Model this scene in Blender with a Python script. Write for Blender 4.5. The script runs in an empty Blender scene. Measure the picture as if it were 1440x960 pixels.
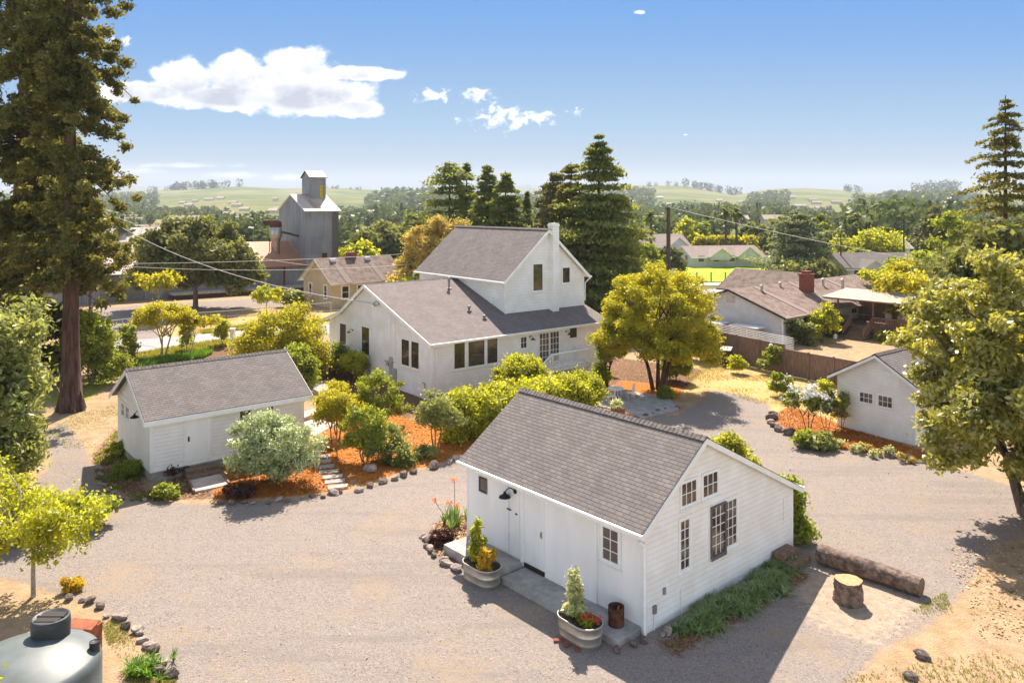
import bpy, math, random
import numpy as np
PI=math.pi; R=math.radians
sc=bpy.context.scene
C=sc.collection
# ------------------------------------------------------------- camera / light
F,HY,CH=1099.06,288.76,11.5            # focal length and horizon of the survey, camera height
cam=bpy.data.cameras.new('camera'); camo=bpy.data.objects.new('camera',cam); C.objects.link(camo)
camo.location=(0,0,CH); camo.rotation_euler=(PI/2,0,0)
cam.sensor_width=36; cam.lens=F/1440*36; cam.shift_y=-(480-HY)/1440
cam.clip_start=.3; cam.clip_end=20000
sc.camera=camo
SUN_EL=48.0; SDX,SDY=.03,-.9           # shadows fall towards the viewer
sun=bpy.data.lights.new('sun','SUN'); suno=bpy.data.objects.new('sun',sun); C.objects.link(suno)
sun.energy=4.8; sun.angle=R(.5); sun.color=(1,.9,.785)
from mathutils import Vector, Matrix
suno.rotation_euler=Vector((-SDX,-SDY,1)).to_track_quat('Z','Y').to_euler()
suno.location=(0,60,60)
sc.view_settings.view_transform='Standard'; sc.view_settings.look='None'
sc.view_settings.gamma=1; sc.view_settings.exposure=1.22
sc.view_settings.use_curve_mapping=False
sc.cycles.max_bounces=6; sc.cycles.transparent_max_bounces=8; sc.cycles.diffuse_bounces=3
sc.cycles.volume_bounces=0; sc.cycles.use_denoising=True

class NT:
    """tiny helper for shader maths"""
    def __init__(s,tree): s.t=tree; s.n=tree.nodes; s.l=tree.links
    def new(s,kind,**kw):
        n=s.n.new(kind)
        for k,v in kw.items(): setattr(n,k,v)
        return n
    def put(s,sock,v):
        if isinstance(v,bpy.types.NodeSocket): s.l.new(v,sock)
        elif v is not None: sock.default_value=v
    def m(s,op,a,b=None,c=None,clamp=False):
        n=s.new('ShaderNodeMath',operation=op,use_clamp=clamp)
        for i,v in enumerate((a,b,c)):
            if v is not None: s.put(n.inputs[i],v)
        return n.outputs[0]
    def ss(s,x,a,b):
        n=s.new('ShaderNodeMapRange',interpolation_type='SMOOTHSTEP')
        s.put(n.inputs[0],x); s.put(n.inputs[1],a); s.put(n.inputs[2],b); n.inputs[3].default_value=0; n.inputs[4].default_value=1
        return n.outputs[0]
    def mix(s,f,a,b,bt='MIX'):
        n=s.new('ShaderNodeMix',data_type='RGBA',blend_type=bt)
        s.put(n.inputs[0],f)
        for i,v in ((6,a),(7,b)):
            if isinstance(v,(tuple,list)): v=(*v[:3],1)
            s.put(n.inputs[i],v)
        return n.outputs[2]
    def noise(s,vec,scale,detail=3,rough=.5,dist=0):
        n=s.new('ShaderNodeTexNoise'); s.put(n.inputs['Vector'],vec)
        n.inputs['Scale'].default_value=scale; n.inputs['Detail'].default_value=detail
        n.inputs['Roughness'].default_value=rough; n.inputs['Distortion'].default_value=dist
        return n.outputs[0]
    def attr(s,name):
        n=s.new('ShaderNodeAttribute',attribute_name=name); return n.outputs['Fac']
    def bump(s,h,dist,strength=1,normal=None):
        n=s.new('ShaderNodeBump'); s.put(n.inputs['Height'],h); n.inputs['Distance'].default_value=dist
        n.inputs['Strength'].default_value=strength
        if normal: s.put(n.inputs['Normal'],normal)
        return n.outputs[0]

w=bpy.data.worlds.new('World'); sc.world=w; w.use_nodes=True
wt=NT(w.node_tree); wt.n.clear()
tc=wt.new('ShaderNodeTexCoord').outputs['Generated']
sep=wt.new('ShaderNodeSeparateXYZ'); wt.l.new(tc,sep.inputs[0])
sx,sy,sz=sep.outputs
# the visible low sky is a little deeper blue than the model's horizon: look the colour up higher
el=wt.m('MULTIPLY',wt.m('ABSOLUTE',sz),1.5)
el=wt.m('ADD',el,.035)
cb=wt.new('ShaderNodeCombineXYZ'); wt.l.new(sx,cb.inputs[0]); wt.l.new(sy,cb.inputs[1]); wt.l.new(el,cb.inputs[2])
nrm=wt.new('ShaderNodeVectorMath',operation='NORMALIZE'); wt.l.new(cb.outputs[0],nrm.inputs[0])
sky=wt.new('ShaderNodeTexSky',sky_type='NISHITA'); sky.sun_disc=False
sky.sun_elevation=R(SUN_EL); sky.sun_rotation=math.atan2(-SDX,-SDY); sky.altitude=60
sky.air_density=1.0; sky.dust_density=.5; sky.ozone_density=2.2
wt.l.new(nrm.outputs[0],sky.inputs[0])
# fair-weather clouds, by direction, far away
ysafe=wt.m('MAXIMUM',sy,.05)
U=wt.m('DIVIDE',sx,ysafe); V=wt.m('DIVIDE',sz,ysafe)
cuv=wt.new('ShaderNodeCombineXYZ'); wt.l.new(U,cuv.inputs[0]); wt.l.new(wt.m('MULTIPLY',V,1.25),cuv.inputs[1])
n1=wt.noise(cuv.outputs[0],24,9,.66,.25); n2=wt.noise(cuv.outputs[0],9,4,.5)
vo=wt.new('ShaderNodeTexVoronoi',feature='SMOOTH_F1'); wt.l.new(cuv.outputs[0],vo.inputs['Vector']); vo.inputs['Scale'].default_value=30; vo.inputs['Smoothness'].default_value=.3
bil=wt.m('SUBTRACT',.42,vo.outputs['Distance'])
def lobes(L,soft):
    acc=None
    for px,py,rx,ry in L:
        u0,v0=(px-720)/F,(HY-py)/F
        a=wt.m('DIVIDE',wt.m('SUBTRACT',U,u0),rx/F); b=wt.m('DIVIDE',wt.m('SUBTRACT',V,v0),ry/F)
        d=wt.m('SQRT',wt.m('ADD',wt.m('MULTIPLY',a,a),wt.m('MULTIPLY',b,b)))
        v=wt.m('SUBTRACT',1,d)
        acc=v if acc is None else wt.m('MAXIMUM',acc,v)
    return acc
big=lobes([(205,130,85,20),(262,112,56,34),(330,108,64,38),(420,100,66,40),(500,103,74,14),(430,134,118,36),(330,136,130,24),(500,152,46,16)],0)
small=lobes([(608,134,30,13),(672,135,34,13),(715,166,66,20),(762,165,30,12),(809,158,13,7),(155,52,9,13),(178,58,8,8),(898,18,13,3),(965,190,6,2)],0)
wisp=lobes([(195,240,60,9),(330,246,90,8),(400,250,60,8),(250,233,160,5)],0)
nz=wt.m('SUBTRACT',wt.m('ADD',wt.m('MULTIPLY',n1,.75),wt.m('MULTIPLY',n2,.25)),.5)
bigd=wt.ss(wt.m('ADD',wt.m('ADD',big,wt.m('MULTIPLY',nz,1.5)),wt.m('MULTIPLY',bil,.45)),.0,.34)
n5=wt.noise(cuv.outputs[0],62,6,.62,.3)
smd=wt.m('MULTIPLY',wt.ss(wt.m('ADD',wt.m('MULTIPLY',small,.8),wt.m('MULTIPLY',wt.m('SUBTRACT',n5,.5),3.4)),.12,.85),.85)
wsd=wt.m('MULTIPLY',wt.ss(wt.m('ADD',wisp,wt.m('MULTIPLY',nz,3.2)),.15,1.2),.45)
dens=wt.m('MAXIMUM',wt.m('MAXIMUM',bigd,smd),wsd)
front=wt.ss(sy,.3,.5); dens=wt.m('MULTIPLY',dens,front)
# the base of the heap cloud is greyer, its top is bright
hgt=wt.ss(V,.125,.185); puff=wt.ss(wt.noise(cuv.outputs[0],13,6,.6),.42,.6)
lit=wt.m('MULTIPLY',wt.m('ADD',wt.m('ADD',wt.m('MULTIPLY',hgt,.55),wt.m('MULTIPLY',puff,.45)),wt.m('MULTIPLY',bil,.5)),1,clamp=True)
deep=wt.ss(big,.15,.6)
lit2=wt.m('SUBTRACT',1,wt.m('MULTIPLY',wt.m('SUBTRACT',1,lit),wt.m('MULTIPLY',deep,1.0)))
CLB=3.7
ccol=wt.mix(lit2,(.42*CLB,.45*CLB,.53*CLB),(1.08*CLB,1.08*CLB,1.1*CLB))
# white-balanced ambient, and the measured paler-to-bluer ramp of the lowest fifteen degrees
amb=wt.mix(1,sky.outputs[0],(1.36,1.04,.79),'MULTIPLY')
LOW=1.0
r1=wt.mix(wt.ss(V,.0,.11),(.95,1.08,1.15),(.78,1.38,2.0)); r2=wt.mix(wt.ss(V,.07,.27),r1,(.3,1.0,2.3))
skyc=wt.mix(wt.ss(sz,.30,.5),r2,amb); behind=wt.mix(wt.ss(sz,.05,.6),wt.mix(1,amb,(1.45,1.4,1.35),'MULTIPLY'),amb)   # low sky at the viewer's back brightened, added fill for the shaded walls
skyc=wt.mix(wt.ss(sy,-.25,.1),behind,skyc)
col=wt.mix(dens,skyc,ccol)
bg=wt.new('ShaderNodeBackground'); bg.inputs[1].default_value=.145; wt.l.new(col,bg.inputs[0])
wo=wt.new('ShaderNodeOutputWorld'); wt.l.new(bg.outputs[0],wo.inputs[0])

# ------------------------------------------------------------- survey helpers
def g(px,py,z=0.0):
    Y=F*(CH-z)/(py-HY); return ((px-720)/F*Y,Y)
def at(px,py,Y): return ((px-720)/F*Y,Y,CH+(HY-py)/F*Y)
# ------------------------------------------------------------- materials
def mat(name):
    m=bpy.data.materials.new(name); m.use_nodes=True; t=NT(m.node_tree); t.n.clear()
    out=t.new('ShaderNodeOutputMaterial'); p=t.new('ShaderNodeBsdfPrincipled'); t.l.new(p.outputs[0],out.inputs[0])
    return m,t,p,out
def simple(name,col,rough=.7,var=.12,scale=3,metal=0,bump=0,bscale=40,spec=.3,col2=None,stretch=(1,1,1),detail=4):
    m,t,p,o=mat(name)
    tcn=t.new('ShaderNodeTexCoord').outputs['Object']
    mp=t.new('ShaderNodeMapping'); t.l.new(tcn,mp.inputs[0]); mp.inputs['Scale'].default_value=stretch
    n=t.noise(mp.outputs[0],scale,detail,.6)
    c2=col2 or tuple(c*(1-var*2) for c in col)
    c=t.mix(t.ss(n,.35,.68),c2,col)
    t.l.new(c,p.inputs['Base Color']); p.inputs['Roughness'].default_value=rough; p.inputs['Metallic'].default_value=metal
    p.inputs['Specular IOR Level'].default_value=spec
    if bump: t.l.new(t.bump(t.noise(mp.outputs[0],bscale,3),bump),p.inputs['Normal'])
    return m
def siding(name,col,pitch=.16,depth=.02,grime=.12):
    m,t,p,o=mat(name)
    geo=t.new('ShaderNodeNewGeometry'); s=t.new('ShaderNodeSeparateXYZ'); t.l.new(geo.outputs['Position'],s.inputs[0])
    wob=t.m('MULTIPLY',t.noise(geo.outputs['Position'],.35,2),.012)
    fr=t.m('FRACT',t.m('DIVIDE',t.m('ADD',s.outputs[2],wob),pitch))
    prof=t.m('SUBTRACT',1,fr)
    line=t.ss(fr,.0,.1); 
    n=t.noise(geo.outputs['Position'],1.1,5,.6); n3=t.noise(geo.outputs['Position'],14,3,.6)
    dirty=tuple(c*(1-grime*1.5)*k for c,k in zip(col,(1,.97,.92)))
    c=t.mix(t.ss(n,.35,.7),dirty,col)
    c=t.mix(t.m('MULTIPLY',t.ss(n3,.45,.8),.25),c,tuple(x*.86 for x in col))
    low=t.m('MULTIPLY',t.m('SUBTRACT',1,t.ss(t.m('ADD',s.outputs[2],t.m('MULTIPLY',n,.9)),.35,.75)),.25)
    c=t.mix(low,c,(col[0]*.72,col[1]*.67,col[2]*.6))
    c=t.mix(t.m('MULTIPLY',t.m('SUBTRACT',1,line),.42),c,tuple(x*.45 for x in col))
    t.l.new(c,p.inputs['Base Color']); p.inputs['Roughness'].default_value=.55; p.inputs['Specular IOR Level'].default_value=.3
    t.l.new(t.bump(t.m('ADD',prof,t.m('MULTIPLY',n3,.12)),depth),p.inputs['Normal'])
    return m
def shingle(name,c1,c2,row=.145,bw=.32,moss=0,streak=0):
    m,t,p,o=mat(name)
    uv=t.new('ShaderNodeUVMap').outputs[0]
    wv=t.new('ShaderNodeVectorMath',operation='ADD'); t.l.new(uv,wv.inputs[0])
    nn=t.new('ShaderNodeTexNoise'); t.l.new(uv,nn.inputs['Vector']); nn.inputs['Scale'].default_value=.8
    sc1=t.new('ShaderNodeVectorMath',operation='SCALE'); t.l.new(nn.outputs['Color'],sc1.inputs[0]); sc1.inputs['Scale'].default_value=.035
    t.l.new(sc1.outputs[0],wv.inputs[1])
    b=t.new('ShaderNodeTexBrick'); t.l.new(wv.outputs[0],b.inputs['Vector'])
    b.inputs['Scale'].default_value=1; b.inputs['Brick Width'].default_value=bw; b.inputs['Row Height'].default_value=row
    b.inputs['Mortar Size'].default_value=.007; b.inputs['Mortar Smooth'].default_value=.3; b.inputs['Bias'].default_value=0
    b.inputs['Color1'].default_value=(*c1,1); b.inputs['Color2'].default_value=(*c2,1); b.inputs['Mortar'].default_value=(*[x*.3 for x in c2],1)
    su=t.new('ShaderNodeSeparateXYZ'); t.l.new(wv.outputs[0],su.inputs[0])
    fr=t.m('FRACT',t.m('DIVIDE',su.outputs[1],row))
    # random tone per tab, shadow-gap at the tab's lower lip
    fine=t.noise(uv,90,2,.7); big=t.noise(uv,.9,4,.6); tab=t.noise(uv,4.5,2,.5)
    c=t.mix(t.m('MULTIPLY',t.ss(fine,.3,.75),.35),b.outputs['Color'],tuple(x*1.5 for x in c1))
    c=t.mix(t.m('MULTIPLY',t.ss(big,.35,.7),.35),c,tuple(x*.7 for x in c2))
    c=t.mix(t.m('MULTIPLY',t.ss(tab,.4,.65),.18),c,tuple(x*.6 for x in c2))
    c=t.mix(t.m('MULTIPLY',t.m('SUBTRACT',1,t.ss(fr,.03,.2)),.6),c,tuple(x*.3 for x in c2))
    if moss:
        c=t.mix(t.m('MULTIPLY',t.ss(t.noise(uv,1.2,6,.7),.45,.62),moss),c,(.13,.065,.045))
    t.l.new(c,p.inputs['Base Color']); p.inputs['Roughness'].default_value=.9; p.inputs['Specular IOR Level'].default_value=.15
    hh=t.m('ADD',t.m('MULTIPLY',t.m('SUBTRACT',1,fr),1.0),t.m('ADD',t.m('MULTIPLY',tab,.7),t.m('MULTIPLY',b.outputs['Fac'],-.6)))
    t.l.new(t.bump(hh,.014),p.inputs['Normal'])
    return m
def leafmat(name,c1,c2,trans=.45,tcol=None,gloss=.025,rough=.45):
    m=bpy.data.materials.new(name); m.use_nodes=True; t=NT(m.node_tree); t.n.clear()
    out=t.new('ShaderNodeOutputMaterial')
    K=1.0 if max(c2)>.5 else 1.35
    c1=tuple(x*K for x in c1); c2=tuple(x*K for x in c2)
    a=t.attr('tint')
    c=t.mix(a,c1,c2)
    tc_=tuple(min(.9,x*1.35) for x in tcol) if tcol else (min(c2[0]*1.9,.85),min(c2[1]*1.7,.8),c2[2]*.8)
    tcm=t.mix(a,tuple(x*.6 for x in tc_),tc_)
    d=t.new('ShaderNodeBsdfDiffuse'); t.l.new(c,d.inputs[0])
    tr=t.new('ShaderNodeBsdfTranslucent'); t.l.new(tcm,tr.inputs[0])
    gl=t.new('ShaderNodeBsdfGlossy'); gl.inputs[1].default_value=rough; gl.inputs[0].default_value=(.9,.9,.85,1)
    m1=t.new('ShaderNodeMixShader'); m1.inputs[0].default_value=trans; t.l.new(d.outputs[0],m1.inputs[1]); t.l.new(tr.outputs[0],m1.inputs[2])
    m2=t.new('ShaderNodeMixShader'); m2.inputs[0].default_value=gloss; t.l.new(m1.outputs[0],m2.inputs[1]); t.l.new(gl.outputs[0],m2.inputs[2])
    t.l.new(m2.outputs[0],out.inputs[0])
    return m
def glassmat(name,col,rough=.08):
    m,t,p,o=mat(name)
    geo=t.new('ShaderNodeNewGeometry')
    n=t.noise(geo.outputs['Position'],2.3,3,.6)
    c=t.mix(t.ss(n,.38,.62),col,tuple(min(1,x*1.9) for x in col))
    t.l.new(c,p.inputs['Base Color']); p.inputs['Roughness'].default_value=rough; p.inputs['Specular IOR Level'].default_value=.9
    t.l.new(t.bump(t.noise(geo.outputs['Position'],1.5,1),.006),p.inputs['Normal'])
    return m

M={}
M['siding']=siding('white_lap_siding',(.9,.875,.86),grime=.07)
M['siding_up']=siding('white_wide_siding',(.88,.88,.88),.2,.016,.06)
M['siding_ranch']=siding('pale_ranch_siding',(.66,.66,.66),.2,.02,.1)
M['siding_cream']=siding('cream_siding',(.62,.5,.34),.2,.012,.08)
M['paint']=simple('white_trim_paint',(.88,.87,.85),.45,.05,2.5)
M['panel']=simple('white_board_paint',(.9,.875,.86),.5,.05,1.3,bump=.003,bscale=12,stretch=(1,1,.25))
M['conc']=simple('old_concrete',(.42,.39,.36),.85,.16,2.5,bump=.004,bscale=30)
M['conc_pink']=simple('pale_path_concrete',(.58,.48,.42),.9,.12,1.6,bump=.004,bscale=22)
M['roof']=shingle('grey_brown_shingle',(.215,.185,.172),(.155,.134,.125),.13,.28)
M['roof_main']=shingle('grey_pink_shingle',(.235,.198,.184),(.175,.148,.138),.12,.28)
M['roof_old']=shingle('old_mossy_shingle',(.29,.22,.185),(.21,.16,.135),.16,.3,moss=.65)
M['roof_old2']=shingle('old_tan_shingle',(.36,.29,.25),(.28,.22,.19),.16,.3,moss=.12)
M['cap']=simple('ridge_cap',(.21,.175,.16),.9,.25,9,bump=.01,bscale=30)
M['black']=simple('black_metal',(.015,.015,.017),.4,.1,5)
M['dark']=simple('dark_bronze_frame',(.035,.026,.02),.45,.1,5)
M['glass']=glassmat('dark_window_glass',(.045,.032,.02))
M['glass_g']=glassmat('old_pane_glass',(.05,.036,.03),.1)
M['galv']=simple('galvanised_steel',(.5,.47,.43),.42,.12,2,metal=.75,bump=.003,bscale=10)
M['corr']=None
M['rust']=simple('rusted_iron',(.14,.05,.025),.85,.3,6,bump=.006,bscale=25,col2=(.05,.02,.012))
M['rustsheet']=simple('rust_sheet',(.42,.13,.06),.85,.3,3,col2=(.24,.07,.035))
M['bark']=simple('brown_bark',(.125,.07,.048),.95,.25,3,bump=.05,bscale=7,stretch=(2.2,2.2,.3),col2=(.05,.026,.018))
M['barkg']=simple('grey_bark',(.2,.16,.13),.95,.25,5,bump=.02,bscale=14,stretch=(2,2,.4),col2=(.1,.075,.06))
M['barkp']=simple('pale_bark',(.42,.36,.3),.9,.2,5,bump=.008,bscale=20)
M['logbark']=simple('log_bark',(.26,.18,.14),.95,.3,6,bump=.035,bscale=9,stretch=(1,1,1),col2=(.09,.06,.045),detail=8)
M['cut']=simple('cut_wood',(.56,.34,.17),.8,.18,9,col2=(.4,.22,.1))
M['cutold']=simple('weathered_cut_wood',(.25,.17,.125),.85,.2,9,col2=(.16,.09,.06))
M['fence']=simple('weathered_fence_wood',(.3,.2,.15),.9,.3,3,bump=.01,bscale=12,stretch=(6,6,.6),col2=(.17,.11,.085),detail=6)
M['deck']=simple('brown_deck_wood',(.3,.19,.13),.85,.25,4,stretch=(1,4,4),col2=(.17,.1,.07))
M['perg']=simple('pergola_panel',(.42,.33,.24),.6,.12,3)
M['brick']=simple('red_brick',(.3,.1,.065),.9,.25,12,bump=.01,bscale=12,col2=(.2,.06,.04))
M['rock']=simple('brown_rock',(.24,.18,.15),.95,.3,4,bump=.03,bscale=9,col2=(.1,.075,.065))
M['rockl']=simple('pale_rock',(.42,.35,.3),.95,.2,4,bump=.03,bscale=9,col2=(.24,.19,.16))
M['soil']=simple('dark_soil',(.12,.075,.05),1,.3,9,bump=.03,bscale=30)
M['tank']=simple('dark_green_poly',(.075,.095,.09),.5,.12,1.2,spec=.5,col2=(.13,.15,.145))
M['tanklid']=simple('grey_tank_lid',(.05,.055,.06),.5,.12,4,bump=.004,bscale=30)
M['yellowp']=simple('yellow_paint',(.6,.42,.03),.8,.2,4)
M['plastic']=simple('dark_plastic_bin',(.045,.035,.03),.5,.1,4)
M['pink']=simple('pale_box',(.8,.78,.75),.6,.05,4)
M['wire']=simple('cable_grey',(.62,.58,.52),.6,.05,4)
M['pole']=simple('utility_pole_wood',(.11,.08,.06),.95,.2,3)
M['blue']=simple('blue_print',(.06,.12,.4),.6,.05,5)
def corrugated():
    m,t,p,o=mat('corrugated_silo_steel')
    tcn=t.new('ShaderNodeTexCoord').outputs['Object']
    s=t.new('ShaderNodeSeparateXYZ'); t.l.new(tcn,s.inputs[0])
    wv=t.m('SINE',t.m('MULTIPLY',t.m('ADD',s.outputs[0],s.outputs[1]),26))
    mp=t.new('ShaderNodeMapping'); t.l.new(tcn,mp.inputs[0]); mp.inputs['Scale'].default_value=(1,1,.25)
    n=t.noise(mp.outputs[0],1.2,5,.65); n2=t.noise(mp.outputs[0],5,3,.6)
    pan=t.new('ShaderNodeTexBrick'); sw=t.new('ShaderNodeCombineXYZ'); t.l.new(t.m('ADD',s.outputs[0],s.outputs[1]),sw.inputs[0]); t.l.new(s.outputs[2],sw.inputs[1])
    t.l.new(sw.outputs[0],pan.inputs['Vector']); pan.inputs['Scale'].default_value=1; pan.inputs['Brick Width'].default_value=.9; pan.inputs['Row Height'].default_value=2.4
    pan.inputs['Mortar Size'].default_value=.02; pan.offset=0
    pan.inputs['Color1'].default_value=(.24,.25,.275,1); pan.inputs['Color2'].default_value=(.18,.185,.21,1); pan.inputs['Mortar'].default_value=(.17,.165,.165,1)
    c=t.mix(t.ss(n,.4,.7),pan.outputs['Color'],(.28,.28,.29))
    c=t.mix(t.m('MULTIPLY',t.ss(n2,.6,.8),.35),c,(.3,.19,.13))
    t.l.new(c,p.inputs['Base Color']); p.inputs['Roughness'].default_value=.55; p.inputs['Metallic'].default_value=.25
    t.l.new(t.bump(wv,.02),p.inputs['Normal'])
    return m
M['corr']=corrugated()
def metalroof(name,pale,rust,amt):
    m,t,p,o=mat(name)
    uv=t.new('ShaderNodeUVMap').outputs[0]; s=t.new('ShaderNodeSeparateXYZ'); t.l.new(uv,s.inputs[0])
    mp=t.new('ShaderNodeMapping'); t.l.new(uv,mp.inputs[0]); mp.inputs['Scale'].default_value=(1,.22,1)
    n=t.noise(mp.outputs[0],.8,6,.7); fl=t.m('FLOOR',t.m('DIVIDE',s.outputs[0],.8))
    wn=t.new('ShaderNodeTexWhiteNoise',noise_dimensions='1D'); t.l.new(fl,wn.inputs['W'])
    f=t.ss(t.m('ADD',n,t.m('MULTIPLY',wn.outputs[0],.25)),1-amt,1.12-amt)
    c=t.mix(f,pale,rust)
    t.l.new(c,p.inputs['Base Color']); p.inputs['Roughness'].default_value=.6; p.inputs['Metallic'].default_value=.1
    t.l.new(t.bump(t.m('SINE',t.m('MULTIPLY',s.outputs[0],30)),.02),p.inputs['Normal'])
    return m
M['mroof']=metalroof('pale_rusty_roof_sheet',(.5,.38,.33),(.3,.14,.09),.45)
M['mroof2']=metalroof('rusty_roof_sheet',(.50,.37,.31),(.42,.19,.09),.55)
M['mroof3']=metalroof('tan_roof_sheet',(.5,.42,.36),(.36,.25,.18),.4)

# foliage
L={}
L['redwood']=leafmat('redwood_needles',(.022,.034,.01),(.11,.105,.022),.42,(.27,.24,.035))
L['euc']=leafmat('grey_green_leaves',(.085,.105,.03),(.26,.27,.085),.45,(.42,.43,.08),.04)
L['lime']=leafmat('lime_leaves',(.12,.14,.015),(.3,.31,.03),.5,(.6,.58,.03))
L['yellow']=leafmat('golden_leaves',(.1,.12,.01),(.32,.3,.018),.5,(.58,.5,.022))
L['oak']=leafmat('oak_leaves',(.05,.062,.016),(.16,.165,.05),.36,(.3,.3,.06))
L['con']=leafmat('conifer_needles',(.03,.05,.014),(.12,.145,.035),.42,(.32,.33,.045))
L['con2']=leafmat('brownish_conifer_needles',(.07,.075,.03),(.15,.15,.055),.35,(.24,.22,.06))
L['silver']=leafmat('silvery_variegated_leaves',(.14,.19,.07),(.42,.46,.24),.35,(.5,.55,.2),.08)
L['green']=leafmat('mid_green_leaves',(.06,.085,.014),(.17,.2,.025),.45,(.42,.45,.03))
L['hedge']=leafmat('hedge_leaves',(.055,.085,.014),(.24,.26,.035),.4,(.5,.46,.04),.08)
L['mag']=leafmat('magnolia_leaves',(.08,.1,.02),(.34,.31,.065),.46,(.52,.47,.045),.08,.38)
L['cedar']=leafmat('cedar_needles',(.09,.11,.055),(.22,.24,.12),.35,(.26,.28,.1))
L['chip']=leafmat('wood_chips',(.16,.05,.008),(.6,.2,.03),.05,(.3,.1,.02))
L['litter']=leafmat('leaf_litter',(.16,.08,.035),(.5,.32,.17),.1,(.3,.2,.1))
L['gold']=leafmat('willow_leaves',(.25,.19,.06),(.42,.32,.09),.45,(.55,.42,.08))
L['strap']=leafmat('strap_leaves',(.06,.11,.018),(.17,.26,.04),.35,(.2,.32,.03),.12)
L['grass']=leafmat('grass_blades',(.1,.13,.02),(.26,.25,.05),.4)
L['vivid']=leafmat('fresh_grass_blades',(.06,.12,.015),(.15,.25,.02),.4,(.22,.38,.02))
L['dry']=leafmat('dry_grass_blades',(.4,.28,.1),(.6,.44,.16),.3)
L['white']=leafmat('white_petals',(.7,.66,.6),(.85,.82,.76),.3,(.8,.76,.7))
L['orange']=leafmat('orange_petals',(.8,.18,.06),(.9,.32,.12),.3,(.9,.3,.1))
L['red']=leafmat('red_petals',(.6,.02,.04),(.8,.06,.08),.3,(.8,.05,.08))
L['cream']=leafmat('creamy_leaves',(.3,.33,.12),(.62,.6,.32),.4,(.7,.68,.3))
L['amber']=leafmat('amber_leaves',(.45,.2,.02),(.75,.48,.03),.45,(.9,.55,.03))
L['darkred']=leafmat('dark_red_leaves',(.03,.012,.012),(.08,.03,.025),.2)
L['far']=leafmat('far_woodland_leaves',(.035,.055,.022),(.1,.12,.035),.25,(.16,.19,.04))

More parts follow.
